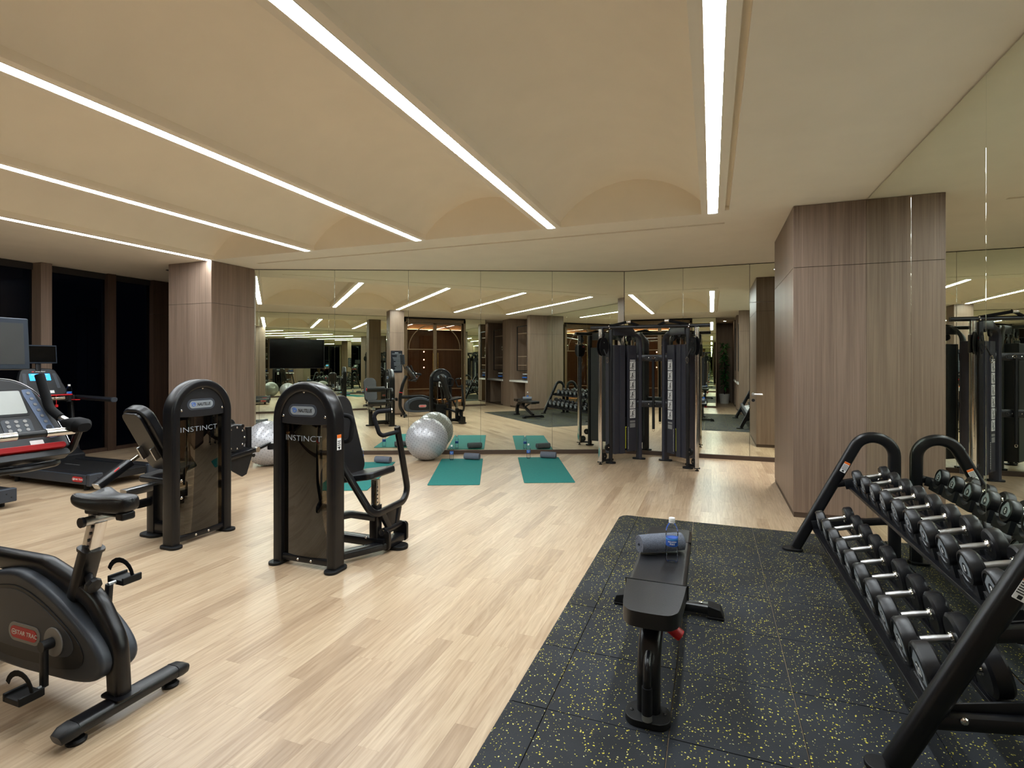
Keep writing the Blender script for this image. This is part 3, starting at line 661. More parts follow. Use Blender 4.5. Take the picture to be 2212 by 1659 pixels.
obj('arm_cap', MB().cyl(Q2(-4.128, 3.925, .664), Q2(-4.10, 3.925, .664), .026, 16), CHROME, ra)
for z, y in ((.90, 3.82), (.60, 3.95)):
    r_ = obj('roller', MB().cyl(Q2(-4.34, y, z), Q2(-4.74, y, z), .062, 20), VINYL, le, .008)
    obj('roller_axle', MB().cyl(Q2(-4.18, y, z), Q2(-4.34, y, z), .018, 10), METAL, r_)
    obj('roller_end', MB().cyl(Q2(-4.74, y, z), Q2(-4.755, y, z), .03, 14), RED if z > .8 else CHROME, r_)
obj('side_handle', MB().tube(fil([Q2(CXL + .22, 3.35, .43), Q2(CXL + .22, 3.35, .58), Q2(CXL + .22, 3.50, .58)], .04), .016, 10), FOAM, le)
bolts(le, [(-.21, -.004, .54), (-.21, -.004, .40)], (0, -1, 0), .012)
st = obj('long_arm', MB().bar(Q2(-4.13, 3.92, .66), Q2(-4.13, 4.10, .70), .03, .03, .008).cyl(Q2(-4.12, 4.10, .70), Q2(-4.12, 4.10, .64), .03, 14), METAL, le)

# ================================================================== EXERCISE BIKE
bk_ = thing('exercise_bike', (-2.80, 1.53, 0), 'black and grey upright exercise bike with a red badge, screen and curved handlebars', 'exercise bike')
BO = (-2.80, 1.53, 0); P = lambda x, z, y=1.53: (x, y, z)
B = lambda: MB(BO)
# main frame tube: from the rear foot up over the cover to the front column
fr = fil([P(-2.372, .07), P(-2.388, .30), P(-2.52, .47), P(-2.86, .565), P(-3.44, .555)], [.16, .22, .2], 7)
obj('frame', B().sweep(fr, rrect(.095, .068, .03, 4), (0, 1, 0)), METAL, bk_)
obj('front_column', B().sweep(fil([P(-3.36, .08), P(-3.48, .28), P(-3.47, .60), P(-3.40, .92), P(-3.30, 1.15)], .25, 6), rrect(.09, .07, .03, 4), (0, 1, 0)), METAL, bk_)
obj('column_collar', B().box(P(-3.455, .685), (.094, .076, .02), (0, R(12), 0)), RED, bk_, .008)
# side cover: teardrop outline, three shades
def tear(k=0, x0=-3.33, x1=-2.335):
    pts = [(-3.36, .30), (-3.33, .40), (-3.20, .505), (-3.00, .555), (-2.86, .545), (-2.72, .50), (-2.56, .42), (-2.44, .345), (-2.375, .275), (-2.37, .215), (-2.42, .165), (-2.54, .138), (-2.72, .128), (-2.92, .120), (-3.12, .125), (-3.28, .15), (-3.35, .21)]
    cx, cz = -2.84, .32; return [(cx + (x - cx)*(1 - k), cz + (z - cz)*(1 - k*1.35)) for x, z in pts]
def smooth_poly(p, n=3):
    out = []; m = len(p)
    for i in range(m):
        p0, p1, p2, p3 = (Vector((*p[(i+j-1) % m], 0)) for j in range(4))
        for k in range(n):
            t_ = k/n; q = .5*((2*p1) + (p2-p0)*t_ + (2*p0-5*p1+4*p2-p3)*t_*t_ + (3*p1-p0-3*p2+p3)*t_**3); out.append((q.x, q.y))
    return out
cvr = obj('drive_cover', B().prism(smooth_poly(tear()), FR((0, 1.612, 0), (1, 0, 0), (0, 0, 1)), .164), PLAS, bk_, .022, 4)
obj('cover_inlay', B().prism(smooth_poly(tear(.19)), FR((-.012, 1.449, .002), (1, 0, 0), (0, 0, 1)), .005), DPLA, cvr, .002)
obj('cover_face', B().prism(smooth_poly([(x - .02, z + .022) for x, z in tear(.30)]), FR((0, 1.446, 0), (1, 0, 0), (0, 0, 1)), .004), PLAS, cvr, .0015)
obj('cover_face', B().prism(smooth_poly(tear(.22)), FR((0, 1.617, 0), (1, 0, 0), (0, 0, 1)), .005), DPLA, cvr, .002)
def star_badge(par, c, w, h, sgn, off, ang=0.0, ring=True):
    M_ = FR(c, (sgn, 0, 0), (0, 0, 1)) @ Matrix.Rotation(ang, 4, 'Z')
    if ring: obj('badge_plate', MB(off).prism(pillp(w + .035, h + .03), M_, .004), LPLA, par, .001)
    bd = obj('badge', MB(off).prism(pillp(w, h), M_ @ Matrix.Translation((0, 0, .003)), .003), RED, par)
    M2 = Matrix.Translation(-Vector(off)) @ M_ @ Matrix.Translation((w*.10, 0, .0062))
    text('badge_lettering', 'STAR TRAC', h*.52, WHITE, par, M2, 1.12, .16, .0003)
    obj('badge_emblem', MB(off).sweep([M_ @ Vector((-w*.36 + x, y, .0065)) for x, y in pillp(h*.55, h*.42, 4) + [pillp(h*.55, h*.42, 4)[0]]], ell(h*.07, h*.03, 6), (0, 1, 0)).prism(rrect(h*.3, h*.12, .001, 1), M_ @ Matrix.Translation((-w*.36, 0, .006)), .0008), WHITE, par)
    return bd
star_badge(cvr, (-2.862, 1.4425, .297), .19, .052, 1, BO)
star_badge(cvr, (-2.862, 1.6235, .297), .19, .052, -1, BO)
obj('crank_ring', B().cyl((-2.655, 1.4425, .298), (-2.655, 1.436, .298), .062, 28), LPLA, cvr, .002)
# cranks and pedals
def crank(y, s, dn):
    c = obj('crank', B().bar((-2.655, y, .298), (-2.645, y - s*.005, .298 - dn*.165), .022, .034, .006, (1, 0, 0)).cyl((-2.655, y + s*.03, .298), (-2.655, y - s*.012, .298), .023, 18), DPLA, bk_)
    pz = .298 - dn*.165; py = y - s*.075
    pd = obj('pedal', B().box((-2.645, py, pz - .002), (.105, .085, .024)).box((-2.695, py, pz + .006), (.012, .09, .034)).box((-2.595, py, pz + .006), (.012, .09, .034)), RUB, c, .004)
    obj('pedal_strap', B().sweep([(-2.645 + .085*math.cos(R(k)) - .03, py + .0, pz + .01 + .075*math.sin(R(k))) for k in range(10, 180, 17)], rrect(.024, .004, .001, 1), (0, 1, 0)), FOAM, pd)
    obj('pedal_axle', B().cyl((-2.645, y, pz), (-2.645, py, pz), .009, 10), STEEL, pd)
crank(1.405, 1, 1); crank(1.655, -1, -1)
# saddle, post
ps = obj('post_sleeve', B().bar(P(-2.655, .43), P(-2.558, .682), .078, .07, .02, (1, 0, 0)).bar(P(-2.560, .676), P(-2.556, .688), .09, .08, .02, (1, 0, 0)), METAL, bk_)
obj('seat_post', B().bar(P(-2.565, .66), P(-2.512, .815), .05, .055, .004, (1, 0, 0)), CHROME, bk_)
b = MB(BO)
for k in range(4): b.cyl(P(-2.541 + .012*k, .70 + .031*k, 1.507), P(-2.543 + .012*k, .70 + .031*k, 1.50), .007, 10)
obj('post_holes', b, INK, bk_)
obj('seat_clamp', B().cyl(P(-2.505, .822, 1.47), P(-2.505, .822, 1.59), .02, 16).box(P(-2.51, .855), (.05, .05, .05)), STEEL, bk_)
obj('clamp_cap', B().cyl(P(-2.505, .822, 1.468), P(-2.505, .822, 1.455), .022, 16), DPLA, bk_)
pn_ = obj('height_knob', B().cyl(P(-2.575, .565, 1.53), P(-2.51, .545, 1.50), .016, 12).lathe([(.004, 0), (.03, .004), (.034, .018), (.03, .03), (.004, .034)], FR(P(-2.515, .546, 1.503), (0, 1, 0), (.3, 0, 1)), 9), DPLA, bk_)
# saddle: lofted sections, broad grooved end towards the console side, thick rounded end away from it
secs = [(-2.575, .050, .932, .030, 0), (-2.568, .076, .944, .048, .03), (-2.55, .088, .950, .062, .034), (-2.53, .088, .942, .066, .016), (-2.49, .076, .935, .070, .008), (-2.44, .062, .933, .074, .004), (-2.385, .054, .938, .078, .001), (-2.335, .050, .941, .078, 0), (-2.305, .042, .938, .068, 0), (-2.290, .026, .930, .044, 0)]
vs = []; fs = []; n = 20
for x, hw, zt, th, gr in secs:
    for k in range(n):
        a = 2*pi*k/n; c, s = math.cos(a), math.sin(a); z = zt - th/2 + th/2*(abs(s)**.6)*(1 if s > 0 else -1)
        if s > 0: z -= gr*max(0, 1 - abs(c)*2.2)
        dx = gr*1.6*max(0, 1 - abs(c)*2.0) if x < -2.535 else 0
        vs.append((x + dx, 1.53 + hw*(abs(c)**.7)*(1 if c > 0 else -1), z))
for i in range(len(secs)-1):
    for k in range(n): fs.append((i*n+k, i*n+(k+1) % n, (i+1)*n+(k+1) % n, (i+1)*n+k))
fs += [tuple(range(n-1, -1, -1)), tuple((len(secs)-1)*n + k for k in range(n))]
sd = obj('saddle', B().add(vs, fs), VINYL, bk_, ang=60); sd.modifiers.new('sub', 'SUBSURF').levels = 1; sd.modifiers['sub'].render_levels = 1
for sg_ in (-1, 1): obj('saddle_stitching', B().sweep([(x, 1.53 + sg_*hw*.86, zt - .010) for x, hw, zt, th, gr in secs[1:-1]], ell(.002, .002, 5)), LPLA, sd)
obj('saddle_shell', B().box((-2.50, 1.53, .862), (.10, .07, .035)).box((-2.40, 1.53, .85), (.15, .035, .018)).box((-2.335, 1.53, .852), (.045, .06, .035)), DPLA, bk_, .01)
# stabilisers
def stab(x, y0, y1, wheels):
    s = obj('stabiliser', B().sweep([(x, y0, .062), (x, y1, .062)], rrect(.085, .052, .02, 3)), METAL, bk_)
    for y, d in ((y0, -1), (y1, 1)):
        obj('end_cap', B().sweep([(x, y, .062), (x, y + d*.035, .058), (x, y + d*.06, .050)], rrect(.087, .054, .02, 3), scale=[1, .97, .72]), DPLA, s)
        if wheels: obj('wheel', B().cyl((x - .06, y + d*.03, .032), (x - .02, y + d*.03, .032), .032, 18), RUB, s)
        else: obj('levelling_foot', B().lathe([(.034, 0), (.036, .010), (.028, .018), (.010, .020), (.010, .04)], Matrix.Translation((x, y - d*.01, 0)), 18), RUB, s)
stab(-2.355, 1.345, 1.755, False); stab(-3.36, 1.37, 1.69, True)
obj('weld_plate', B().prism(rrect(.13, .10, .02, 3), Matrix.Translation((-2.362, 1.53, .088)), .006), METAL, bk_)
BO = (-2.70, 1.53, 0)   # console group sits .1 m further from the saddle
# console, tilted towards the rider
ct = R(56); cu_ = V(-math.cos(ct), 0, math.sin(ct)); cc = V(-3.06, 1.53, 1.235)
MC = FR(cc, (0, 1, 0), cu_)                            # x across, y up the face, z to the rider
con_p = [(-.165, -.20), (.165, -.20), (.205, -.16), (.185, .0), (.155, .13), (.10, .20), (.04, .225), (-.04, .225), (-.10, .20), (-.155, .13), (-.185, 0), (-.205, -.16)]
con = obj('console', B().prism(smooth_poly(con_p, 3), MC @ Matrix.Translation((0, 0, -.05)), .05), DPLA, bk_, .012, 3)
obj('console_trim', B().sweep([MC @ Vector((x*1.01, y*1.01, -.004)) for x, y in smooth_poly(con_p, 3)[4:-4]], ell(.006, .006, 6), (1, 0, 0)), STEEL, con)
obj('screen_bezel', B().prism(rrect(.20, .155, .012, 3), MC @ Matrix.Translation((-.01, .085, 0)), .003), RUB, con)
obj('screen', B().prism(rrect(.178, .132, .006, 3), MC @ Matrix.Translation((-.01, .085, .002)), .002), LCD, con)
kp = obj('keypad', B().prism(rrect(.12, .10, .014, 3), MC @ Matrix.Translation((.02, -.06, 0)), .002), PLAS, con)
for i in range(4):
    for j in range(3): obj('key', B().cyl(MC @ Vector((-.015 + .035*j, -.024 - .024*i, .002)), MC @ Vector((-.015 + .035*j, -.024 - .024*i, .004)), .0085, 10), LPLA, kp)
for sx in (-1, 1):
    cs = obj('button_strip', B().prism(rrect(.045, .29, .012, 3), MC @ Matrix.Translation((sx*.128, .015, 0)) @ Matrix.Rotation(sx*R(8), 4, 'Z'), .002), pm('slate_blue_strip', (92, 108, 136), .4) if sx < 0 else MATS['slate_blue_strip'], con)
    for k in range(8): obj('key', B().cyl(MC @ Vector((sx*(.113 + .005*k), .135 - .034*k, .002)), MC @ Vector((sx*(.113 + .005*k), .135 - .034*k, .0045)), .008 if k < 6 else .013, 10), LPLA if k < 6 else PLAS, cs)
obj('tray', B().prism(rrect(.34, .03, .012, 3), MC @ Matrix.Translation((0, -.185, 0)), .03), RED, con, .004)
obj('tray_base', B().prism(rrect(.36, .035, .014, 3), MC @ Matrix.Translation((0, -.222, -.03)), .05), DPLA, con, .004)
obj('approval_label', B().prism(rrect(.055, .03, .002, 1), MC @ Matrix.Translation((.07, -.150, 0)), .001), WHITE, con)
# handlebars: lower loop, chrome pulse grips, upright foam horns, end rests
hb = obj('handlebar', B().tube(fil([(-3.10, 1.35, 1.01), (-2.985, 1.36, 1.00), (-2.93, 1.53, 1.0), (-2.985, 1.70, 1.00), (-3.10, 1.71, 1.01)], .06), .017, 10)
    .tube(fil([(-3.10, 1.71, 1.01), (-2.96, 1.74, 1.06), (-2.88, 1.73, 1.17)], .08), .017, 10).tube(fil([(-3.10, 1.35, 1.01), (-2.96, 1.32, 1.06), (-2.88, 1.33, 1.17)], .08), .017, 10), METAL, bk_)
obj('cross_grip', B().tube([(-2.885, 1.34, 1.165), (-2.885, 1.72, 1.165)], .017, 12), DPLA, bk_)
for y0, y1 in ((1.35, 1.47), (1.585, 1.705)): obj('pulse_grip', B().cyl((-2.885, y0, 1.165), (-2.885, y1, 1.165), .0205, 16), CHROME, bk_)
for s in (-1, 1):
    yy = 1.53 + s*.19
    obj('elbow_rest', B().sweep([(-2.96, yy - s*.01, 1.20), (-2.90, yy, 1.195), (-2.85, yy, 1.187), (-2.825, yy, 1.18)], rrect(.095, .068, .03, 4), scale=[.5, .95, 1, .62]), FOAM, bk_)
    obj('horn_grip', B().tube(fil([(-2.98, yy - s*.02, 1.225), (-3.05, yy - s*.03, 1.27), (-3.12, yy - s*.035, 1.44)], .09, 7), .021, 12), FOAM, bk_)
    obj('horn_tube', B().tube([(-2.93, yy, 1.195), (-2.99, yy - s*.02, 1.23)], .016, 10), STEEL, bk_)
# personal viewing screen
mn = obj('viewing_screen', B().box((-3.31, 1.53, 1.60), (.035, .40, .27), (0, R(-4), 0)), ALU, bk_, .006)
obj('screen_glass', B().box((-3.291, 1.53, 1.602), (.004, .35, .215), (0, R(-4), 0)), SCRG, mn)
obj('screen_arm', B().bar((-3.33, 1.53, 1.56), (-3.24, 1.53, 1.33), .05, .02), DPLA, bk_)

BO = (-2.80, 1.53, 0)
# ================================================================== TREADMILLS
def treadmill(name, o, label):
    t = thing(name, o, label, 'treadmill', 'treadmills by the windows')
    ox, oy = o[0], o[1]; B = lambda: MB(o); q = lambda x, y, z: (ox + x, oy + y, z)
    # local: x from the rear edge (0) towards the front (negative), y centre 0
    obj('deck', B().bb(q(-1.60, -.40, .09), q(-.03, .40, .165)), DPLA, t, .01)
    obj('belt', B().bb(q(-1.58, -.27, .160), q(-.03, .27, .178)), RUB, t, .004)
    bl = obj('belt_stripe', B().bb(q(-1.2, .0, .178), q(-.9, .006, .1785)), LPLA, t)
    for s in (-1, 1):
        obj('side_rail', B().sweep([q(-1.60, s*.345, .165), q(-.04, s*.345, .165)], rrect(.15, .055, .015, 3)), DPLA, t)
        e = obj('rear_cap', B().bb(q(-.06, s*.42, .06), q(.005, s*.27, .20)), PLAS, t, .01)
        bolts(e, [q(.004, s*.33, .15), q(.004, s*.37, .11)], (1, 0, 0), .007, 'screw_hole', INK, o)
        for fx in (-.15, -1.5): obj('foot', B().cyl(q(fx, s*.36, 0), q(fx, s*.36, .09), .027, 12), RUB, t)
        u = obj('upright', B().sweep(fil([q(-1.62, s*.40, .16), q(-1.76, s*.40, .70), q(-1.80, s*.40, 1.02)], .3), rrect(.09, .045, .015, 3), (0, 1, 0)), DPLA, t)
        obj('handrail', B().sweep(fil([q(-1.82, s*.38, .98), q(-1.66, s*.41, 1.02), q(-.90, s*.42, 1.0)], .12), rrect(.078, .062, .025, 3)), DPLA, t)
        obj('rail_cap', B().sweep([q(-.90, s*.42, 1.0), q(-.885, s*.42, .998)], rrect(.080, .064, .025, 3)), PLAS, t)
    obj('side_skirt', B().bb(q(-1.55, -.424, .075), q(-.06, -.40, .19)), PLAS, t, .008)
    star_badge(t, q(-.20, -.4245, .135), .19, .06, 1, o, 0, False)
    obj('motor_hood', B().prism([(-.0, .0), (.0, .17), (-.18, .25), (-.42, .25), (-.50, .19), (-.50, 0)], FR(q(-1.45, .40, .075), (1, 0, 0), (0, 0, 1)), .80), DPLA, t, .02, 3)
    # console: tilted panel on the cross bar
    obj('console_base', B().bb(q(-1.820, -.36, .98), q(-1.600, .36, 1.06)), DPLA, t, .02, 3)
    obj('accent', B().bb(q(-1.600, -.30, 1.055), q(-1.560, .30, 1.075)), RED, t, .006)
    obj('accent', B().bb(q(-1.600, .30, .985), q(-1.500, .36, .995)), RED, t, .003)
    ta = R(68); MCt = FR(q(-1.700, 0, 1.25), (0, 1, 0), (-math.cos(ta), 0, math.sin(ta)))
    cn = obj('console', B().prism(smooth_poly([(-.25, -.19), (.25, -.19), (.25, -.02), (.215, .12), (.15, .19), (-.15, .19), (-.215, .12), (-.25, -.02)], 3), MCt @ Matrix.Translation((0, 0, -.06)), .06), DPLA, t, .014, 3)
    sc = obj('screen', B().prism(rrect(.24, .10, .006, 2), MCt @ Matrix.Translation((0, .065, .0005)), .002), SCRB, cn)
    obj('screen_graph', B().prism(rrect(.19, .006, .001, 1), MCt @ Matrix.Translation((0, .10, .002)), .001).prism(rrect(.03, .012, .002, 1), MCt @ Matrix.Translation((.06, .045, .002)), .001).prism(rrect(.05, .004, .001, 1), MCt @ Matrix.Translation((-.05, .055, .002)), .001), pm('screen_ink', (225, 238, 250), .5), cn)
    for s in (-1, 1): obj('button_strip', B().prism(rrect(.04, .22, .01, 3), MCt @ Matrix.Translation((s*.18, .01, 0)) @ Matrix.Rotation(s*R(6), 4, 'Z'), .002), PLAS, cn)
    obj('keypad', B().prism(rrect(.10, .07, .01, 3), MCt @ Matrix.Translation((.02, -.05, 0)), .002), PLAS, cn)
    text('console_lettering', 'STAR TRAC', .02, WHITE, cn, Matrix.Translation(-Vector(o)) @ MCt @ Matrix.Translation((.02, .145, .001)), 1.1, .16)
    obj('console_emblem', B().prism(pillp(.028, .012), MCt @ Matrix.Translation((-.065, .145, 0)), .001), RED, cn)
    obj('label', B().prism(rrect(.05, .04, .002, 1), MCt @ Matrix.Translation((.10, -.15, 0)), .001), WHITE, cn)
    obj('safety_clip', B().cyl(q(-1.560, .10, 1.06), q(-1.555, .10, .93), .004, 6).box(q(-1.555, .10, .92), (.02, .03, .035)), RED, t)
    gb = obj('centre_grip', B().tube(fil([q(-1.600, -.16, 1.05), q(-1.460, -.16, 1.03), q(-1.420, 0, 1.03), q(-1.460, .16, 1.03), q(-1.600, .16, 1.05)], .06), .018, 10), DPLA, t)
    obj('pulse_grip', B().cyl(q(-1.425, -.12, 1.03), q(-1.425, .12, 1.03), .0205, 14), CHROME, gb)
    obj('cup_holder', B().lathe([(.045, 0), (.05, .09), (.043, .09), (.04, .008)], Matrix.Translation(q(-1.640, .30, .965)), 18), DPLA, t)
    m_ = obj('viewing_screen', B().box(q(-1.760, 0, 1.62), (.035, .42, .25), (0, R(-4), 0)), ALU, t, .006)
    obj('screen_glass', B().box(q(-1.741, 0, 1.622), (.004, .385, .215), (0, R(-4), 0)), TVSCR, m_)
    obj('screen_arm', B().bar(q(-1.780, 0, 1.60), q(-1.760, 0, 1.40), .06, .02), DPLA, t)
    return t
tr1 = treadmill('treadmill', (-6.77, 4.45, 0), 'black treadmill with a lit blue screen, bottle in its cup holder')
tr2 = dup(tr1, (-6.80, 2.94, 0), 0, 'black treadmill half out of view, only its rear end showing below the bike screen')
# ================================================================== CABLE MACHINE (dual pulley)
dm = thing('cable_machine', (-.863, 8.20, 0), 'tall black dual pulley cable machine with two chrome columns in front of the mirror', 'cable machine')
def side(s):
    m = lambda x, y, z: (s*x, y, z)
    obj('foot', MB().prism(rrect(.15, .11, .05, 6), Matrix.Translation(m(.55, -.25, 0)), .022), RUB, dm, .004)
    obj('foot', MB().prism(rrect(.20, .10, .045, 6), Matrix.Translation(m(.20, .26, 0)), .022), RUB, dm, .004)
    obj('front_post', MB().bar(m(.55, -.25, .015), m(.55, -.25, 2.0), .075, .05, .01, (1, 0, 0)), METAL, dm)
    # rear post bending over to the front
    path = fil([m(.20, .26, .015), m(.20, .26, 1.98), m(.52, -.20, 1.98)], .17, 8)
    obj('arch_post', MB().sweep(path, rrect(.125, .05, .012, 2), (s*.82, -.57, 0)), CHAR, dm)
    # chrome guide column with its foot and hole scale
    cc_ = obj('guide_column', MB().bar(m(.675, -.40, .045), m(.675, -.40, 2.0), .066, .052, .003, (1, 0, 0)), CHROME, dm)
    for k in range(9): obj('scale_mark', MB().box(m(.675, -.434, .35 + .145*k), (.008, .001, .004)), INK, cc_)
    obj('column_foot', MB().box(m(.675, -.40, .04), (.08, .07, .012)).lathe([(.025, 0), (.025, .012), (.008, .018), (.008, .036)], Matrix.Translation(m(.675, -.40, 0)), 14), RUB, dm)
    obj('base_link', MB().bar(m(.675, -.40, .055), m(.53, -.22, .055), .05, .03, .006), METAL, dm)
    # shroud: two tall boards with a slot, weight stack behind
    a = V(s*.50, -.16, 0); e = V(s*.235, .19, 0); u = (e - a).normalized(); n = V(-s*u.y*s, s*u.x*s, 0); n = V(-u.y*s, u.x*s, 0)
    if n.y > 0: n = -n
    def board(t0, t1, z0, z1, d0, d1, name, mt, par=dm, bev=.004):
        p = [a + u*t0 + n*d0, a + u*t1 + n*d0, a + u*t1 + n*d1, a + u*t0 + n*d1]
        B = MB().add([(q.x, q.y, z) for z in (z0, z1) for q in p], [(3, 2, 1, 0), (4, 5, 6, 7), (0, 1, 5, 4), (1, 2, 6, 5), (2, 3, 7, 6), (3, 0, 4, 7)])
        return obj(name, B, mt, par, bev)
    L_ = (e - a).length
    # faceted front board: side facet and face
    board(0, .10, .12, 1.775, -.03, -.012, 'shroud_facet', CHAR); board(.10, .20, .12, 1.775, -.02, .01, 'shroud_board', CHAR)
    b2 = board(.26, L_, .14, 1.775, -.02, .01, 'shroud_board', CHAR)
    board(0, .015, .12, 1.775, -.20, -.03, 'shroud_side', CHAR); board(L_ - .015, L_, .12, 1.775, -.20, -.02, 'shroud_side', CHAR); board(0, L_, .12, 1.775, -.215, -.20, 'shroud_back', CHAR)
    ws = sroot('weight_stack'); ws.parent = dm; del ws['kind']
    for k in range(18): board(.04, L_ - .04, .17 + .028*k, .195 + .028*k, -.15, -.035, 'weight_plate', RUB, ws, 0)
    sc = board(.226, .238, .19, .52, -.018, -.012, 'weight_scale', YELLOW, ws, 0); board(.215, .25, .51, .525, -.018, -.012, 'scale_top', YELLOW, ws, 0)
    tk = MB()
    for k in range(16):
        p = a + u*.262 + n*.0112; tk.box((p.x, p.y, .19 + .0215*k), (.012, .004, .007), (0, 0, math.atan2(u.y, u.x)))
    obj('weight_numbers', tk, WHITE, b2, kind='stuff')
    gr = a + u*.23 - n*.09
    obj('guide_rod', MB().cyl((gr.x, gr.y, .12), (gr.x, gr.y, 1.95), .012, 10), CHROME, ws)
    # exercise placard: six framed line drawings and text blocks
    M_ = FR(a + u*(L_ - .085) + n*.0105 + V(0, 0, 1.0), u*s if False else (u if s < 0 else -u), (0, 0, 1))
    if (M_.to_3x3() @ Vector((0, 0, 1))).dot(n) < 0: M_ = FR(a + u*(L_ - .085) + n*.0105 + V(0, 0, 1.0), -(u if s < 0 else -u), (0, 0, 1))
    for k in range(6):
        pc = obj('placard_square', MB().prism(rrect(.115, .135, .004, 1), M_ @ Matrix.Translation((0, .46 - .148*k, 0)), .0012), WHITE, b2)
        f = MB(); T = lambda x, y: M_ @ Vector((x, .46 - .148*k + y, .0014)); rnd = random.Random(k)
        f.bar(T(.028, -.055), T(.028, .055), .006, .001, .0003, n); f.bar(T(.012, .05), T(.05, .05), .005, .001, .0003, n)
        hx, hy = -.004 + .008*rnd.random(), .03
        f.cyl(T(hx, hy), M_ @ Vector((hx, .46 - .148*k + hy, .0022)), .011, 12)
        f.bar(T(hx, .02), T(hx - .006, -.02), .018, .001, .0003, n); f.bar(T(hx - .002, .012), T(.024, .012 - .05*rnd.random()), .007, .001, .0003, n)
        f.bar(T(hx - .006, -.02), T(hx - .022, -.058), .009, .001, .0003, n); f.bar(T(hx - .006, -.02), T(hx + .010, -.058), .009, .001, .0003, n)
        f.bar(T(-.045, -.05), T(-.030, -.02), .010, .001, .0003, n); f.bar(T(-.046, .045), T(-.046, .0), .004, .001, .0003, n)
        obj('drawing', f, INK, pc)
    for y, h_ in ((.545, .012), (-.40, .03), (-.46, .065)):
        pc = obj('placard_text', MB().prism(rrect(.11, h_, .002, 1), M_ @ Matrix.Translation((0, y, 0)), .0012), LPLA if h_ > .02 else WHITE, b2)
    lb = obj('warning_label', MB().box(m(.55, -.2765, 1.49), (.04, .001, .10)), WHITE, dm); obj('label_header', MB().box(m(.55, -.2772, 1.525), (.04, .001, .022)), ORANGE, lb); obj('label_mark', MB().box(m(.55, -.2772, 1.465), (.016, .001, .016)), INK, lb)
    # pulleys
    def pul(c, ax, r=.052, nm='pulley'):
        c = Vector(c); ax = Vector(ax).normalized()
        p = obj(nm, MB().cyl(c - ax*.014, c + ax*.014, r, 24), RUB, dm, .004); obj('pulley_bolt', MB().cyl(c - ax*.02, c + ax*.02, r*.16, 10), CHROME, p); return p
    dgl = V(s*.57, -.80, 0).cross(V(0, 0, 1)).normalized()
    pul(m(.585, -.30, .245), dgl); pul(m(.635, -.345, .115), dgl); pul(m(.665, -.36, 1.92), dgl); pul(m(.43, -.06, 1.93), dgl, .05); pul(m(.33, .07, 1.88), dgl, .05)
    obj('pulley_fork', MB().bar(m(.665, -.36, 1.90), m(.665, -.36, 2.02), .05, .05, .006, (1, 0, 0)), METAL, dm)
    # sliding carriage on the column with twin pulleys between round plates
    cr = obj('carriage', MB().box(m(.675, -.40, 1.73), (.075, .068, .22)), METAL, dm, .008)
    for z in (1.80, 1.68): pul(m(.62, -.47, z), dgl, .045)
    pl = [(.09*math.cos(R(k)), .135*math.sin(R(k))) for k in range(0, 360, 15)]
    for d_ in (-.032, .026):
        q = Vector(m(.635, -.455, 1.74)) + dgl*d_
        obj('carriage_plate', MB().prism(pl, FR(q, dgl.cross(V(0, 0, 1)), (0, 0, 1)), .006), METAL, cr, .001, 1)
    obj('pop_pin', MB().cyl(m(.62, -.40, 1.80), m(.59, -.40, 1.80), .018, 12), RED, cr)
    obj('cable', MB().tube([m(.60, -.52, 1.70), m(.575, -.53, 1.64), m(.555, -.53, 1.59)], .011, 8), RUB, cr)
    obj('carabiner', MB().tube([m(.548 + .014*math.cos(R(k)), -.53, 1.545 + .042*math.sin(R(k))) for k in range(0, 361, 24)], .005, 6, (0, 1, 0)), CHROME, cr)
side(-1); side(1)
# joining beams, bar and multi-grip chin bar
for z in (1.582, .868):
    bm_ = obj('cross_beam', MB().bar((-.235, .25, z), (.235, .25, z), .06, .10, .008), METAL, dm)
    sl = obj('slotted_plate', MB().prism(pillp(.23, .06), FR((0, .2195, z), (1, 0, 0), (0, 0, 1)), .006), DPLA, bm_, .001, 1)
    bolts(sl, [(-.045, .213, z), (.045, .213, z)], (0, -1, 0), .009); bolts(sl, [(-.09, .213, z), (.09, .213, z)], (0, -1, 0), .011, 'slot', INK)
    for s in (-1, 1): obj('beam_bracket', MB().box((s*.20, .255, z + .062), (.085, .07, .024)), METAL, bm_, .003)
hb_ = obj('straight_bar', MB().cyl((.025, .18, 1.56), (.03, .17, .49), .021, 14), RUB, dm)
obj('bar_eye', MB().tube([(.03 + .014*math.cos(R(k)), .17, .472 + .018*math.sin(R(k))) for k in range(0, 361, 30)], .004, 6, (0, 1, 0)), CHROME, hb_)
obj('bar_ring', MB().tube([(.025 + .016*math.cos(R(k)), .205, 1.583 + .016*math.sin(R(k))) for k in range(0, 361, 30)], .005, 6, (0, 1, 0)), CHROME, hb_)
obj('top_beam', MB().bar((-.85, -.26, 2.035), (.85, -.26, 2.035), .06, .055, .02), METAL, dm)
for s in (-1, 1):
    g = obj('chin_grip', MB().tube(fil([(s*.57, -.26, 2.05), (s*.30, -.36, 2.10), (s*.27, -.36, 2.10), (s*.14, -.26, 2.05)], .03), .02, 10), FOAM, dm)
    obj('grip_end', MB().cyl((s*.30, -.375, 2.105), (s*.24, -.365, 2.105), .024, 12), CHROME, g)
    bolts(dm, [(s*.57, -.29, 2.05), (s*.56, -.29, 2.02)], (0, -1, 0), .010)

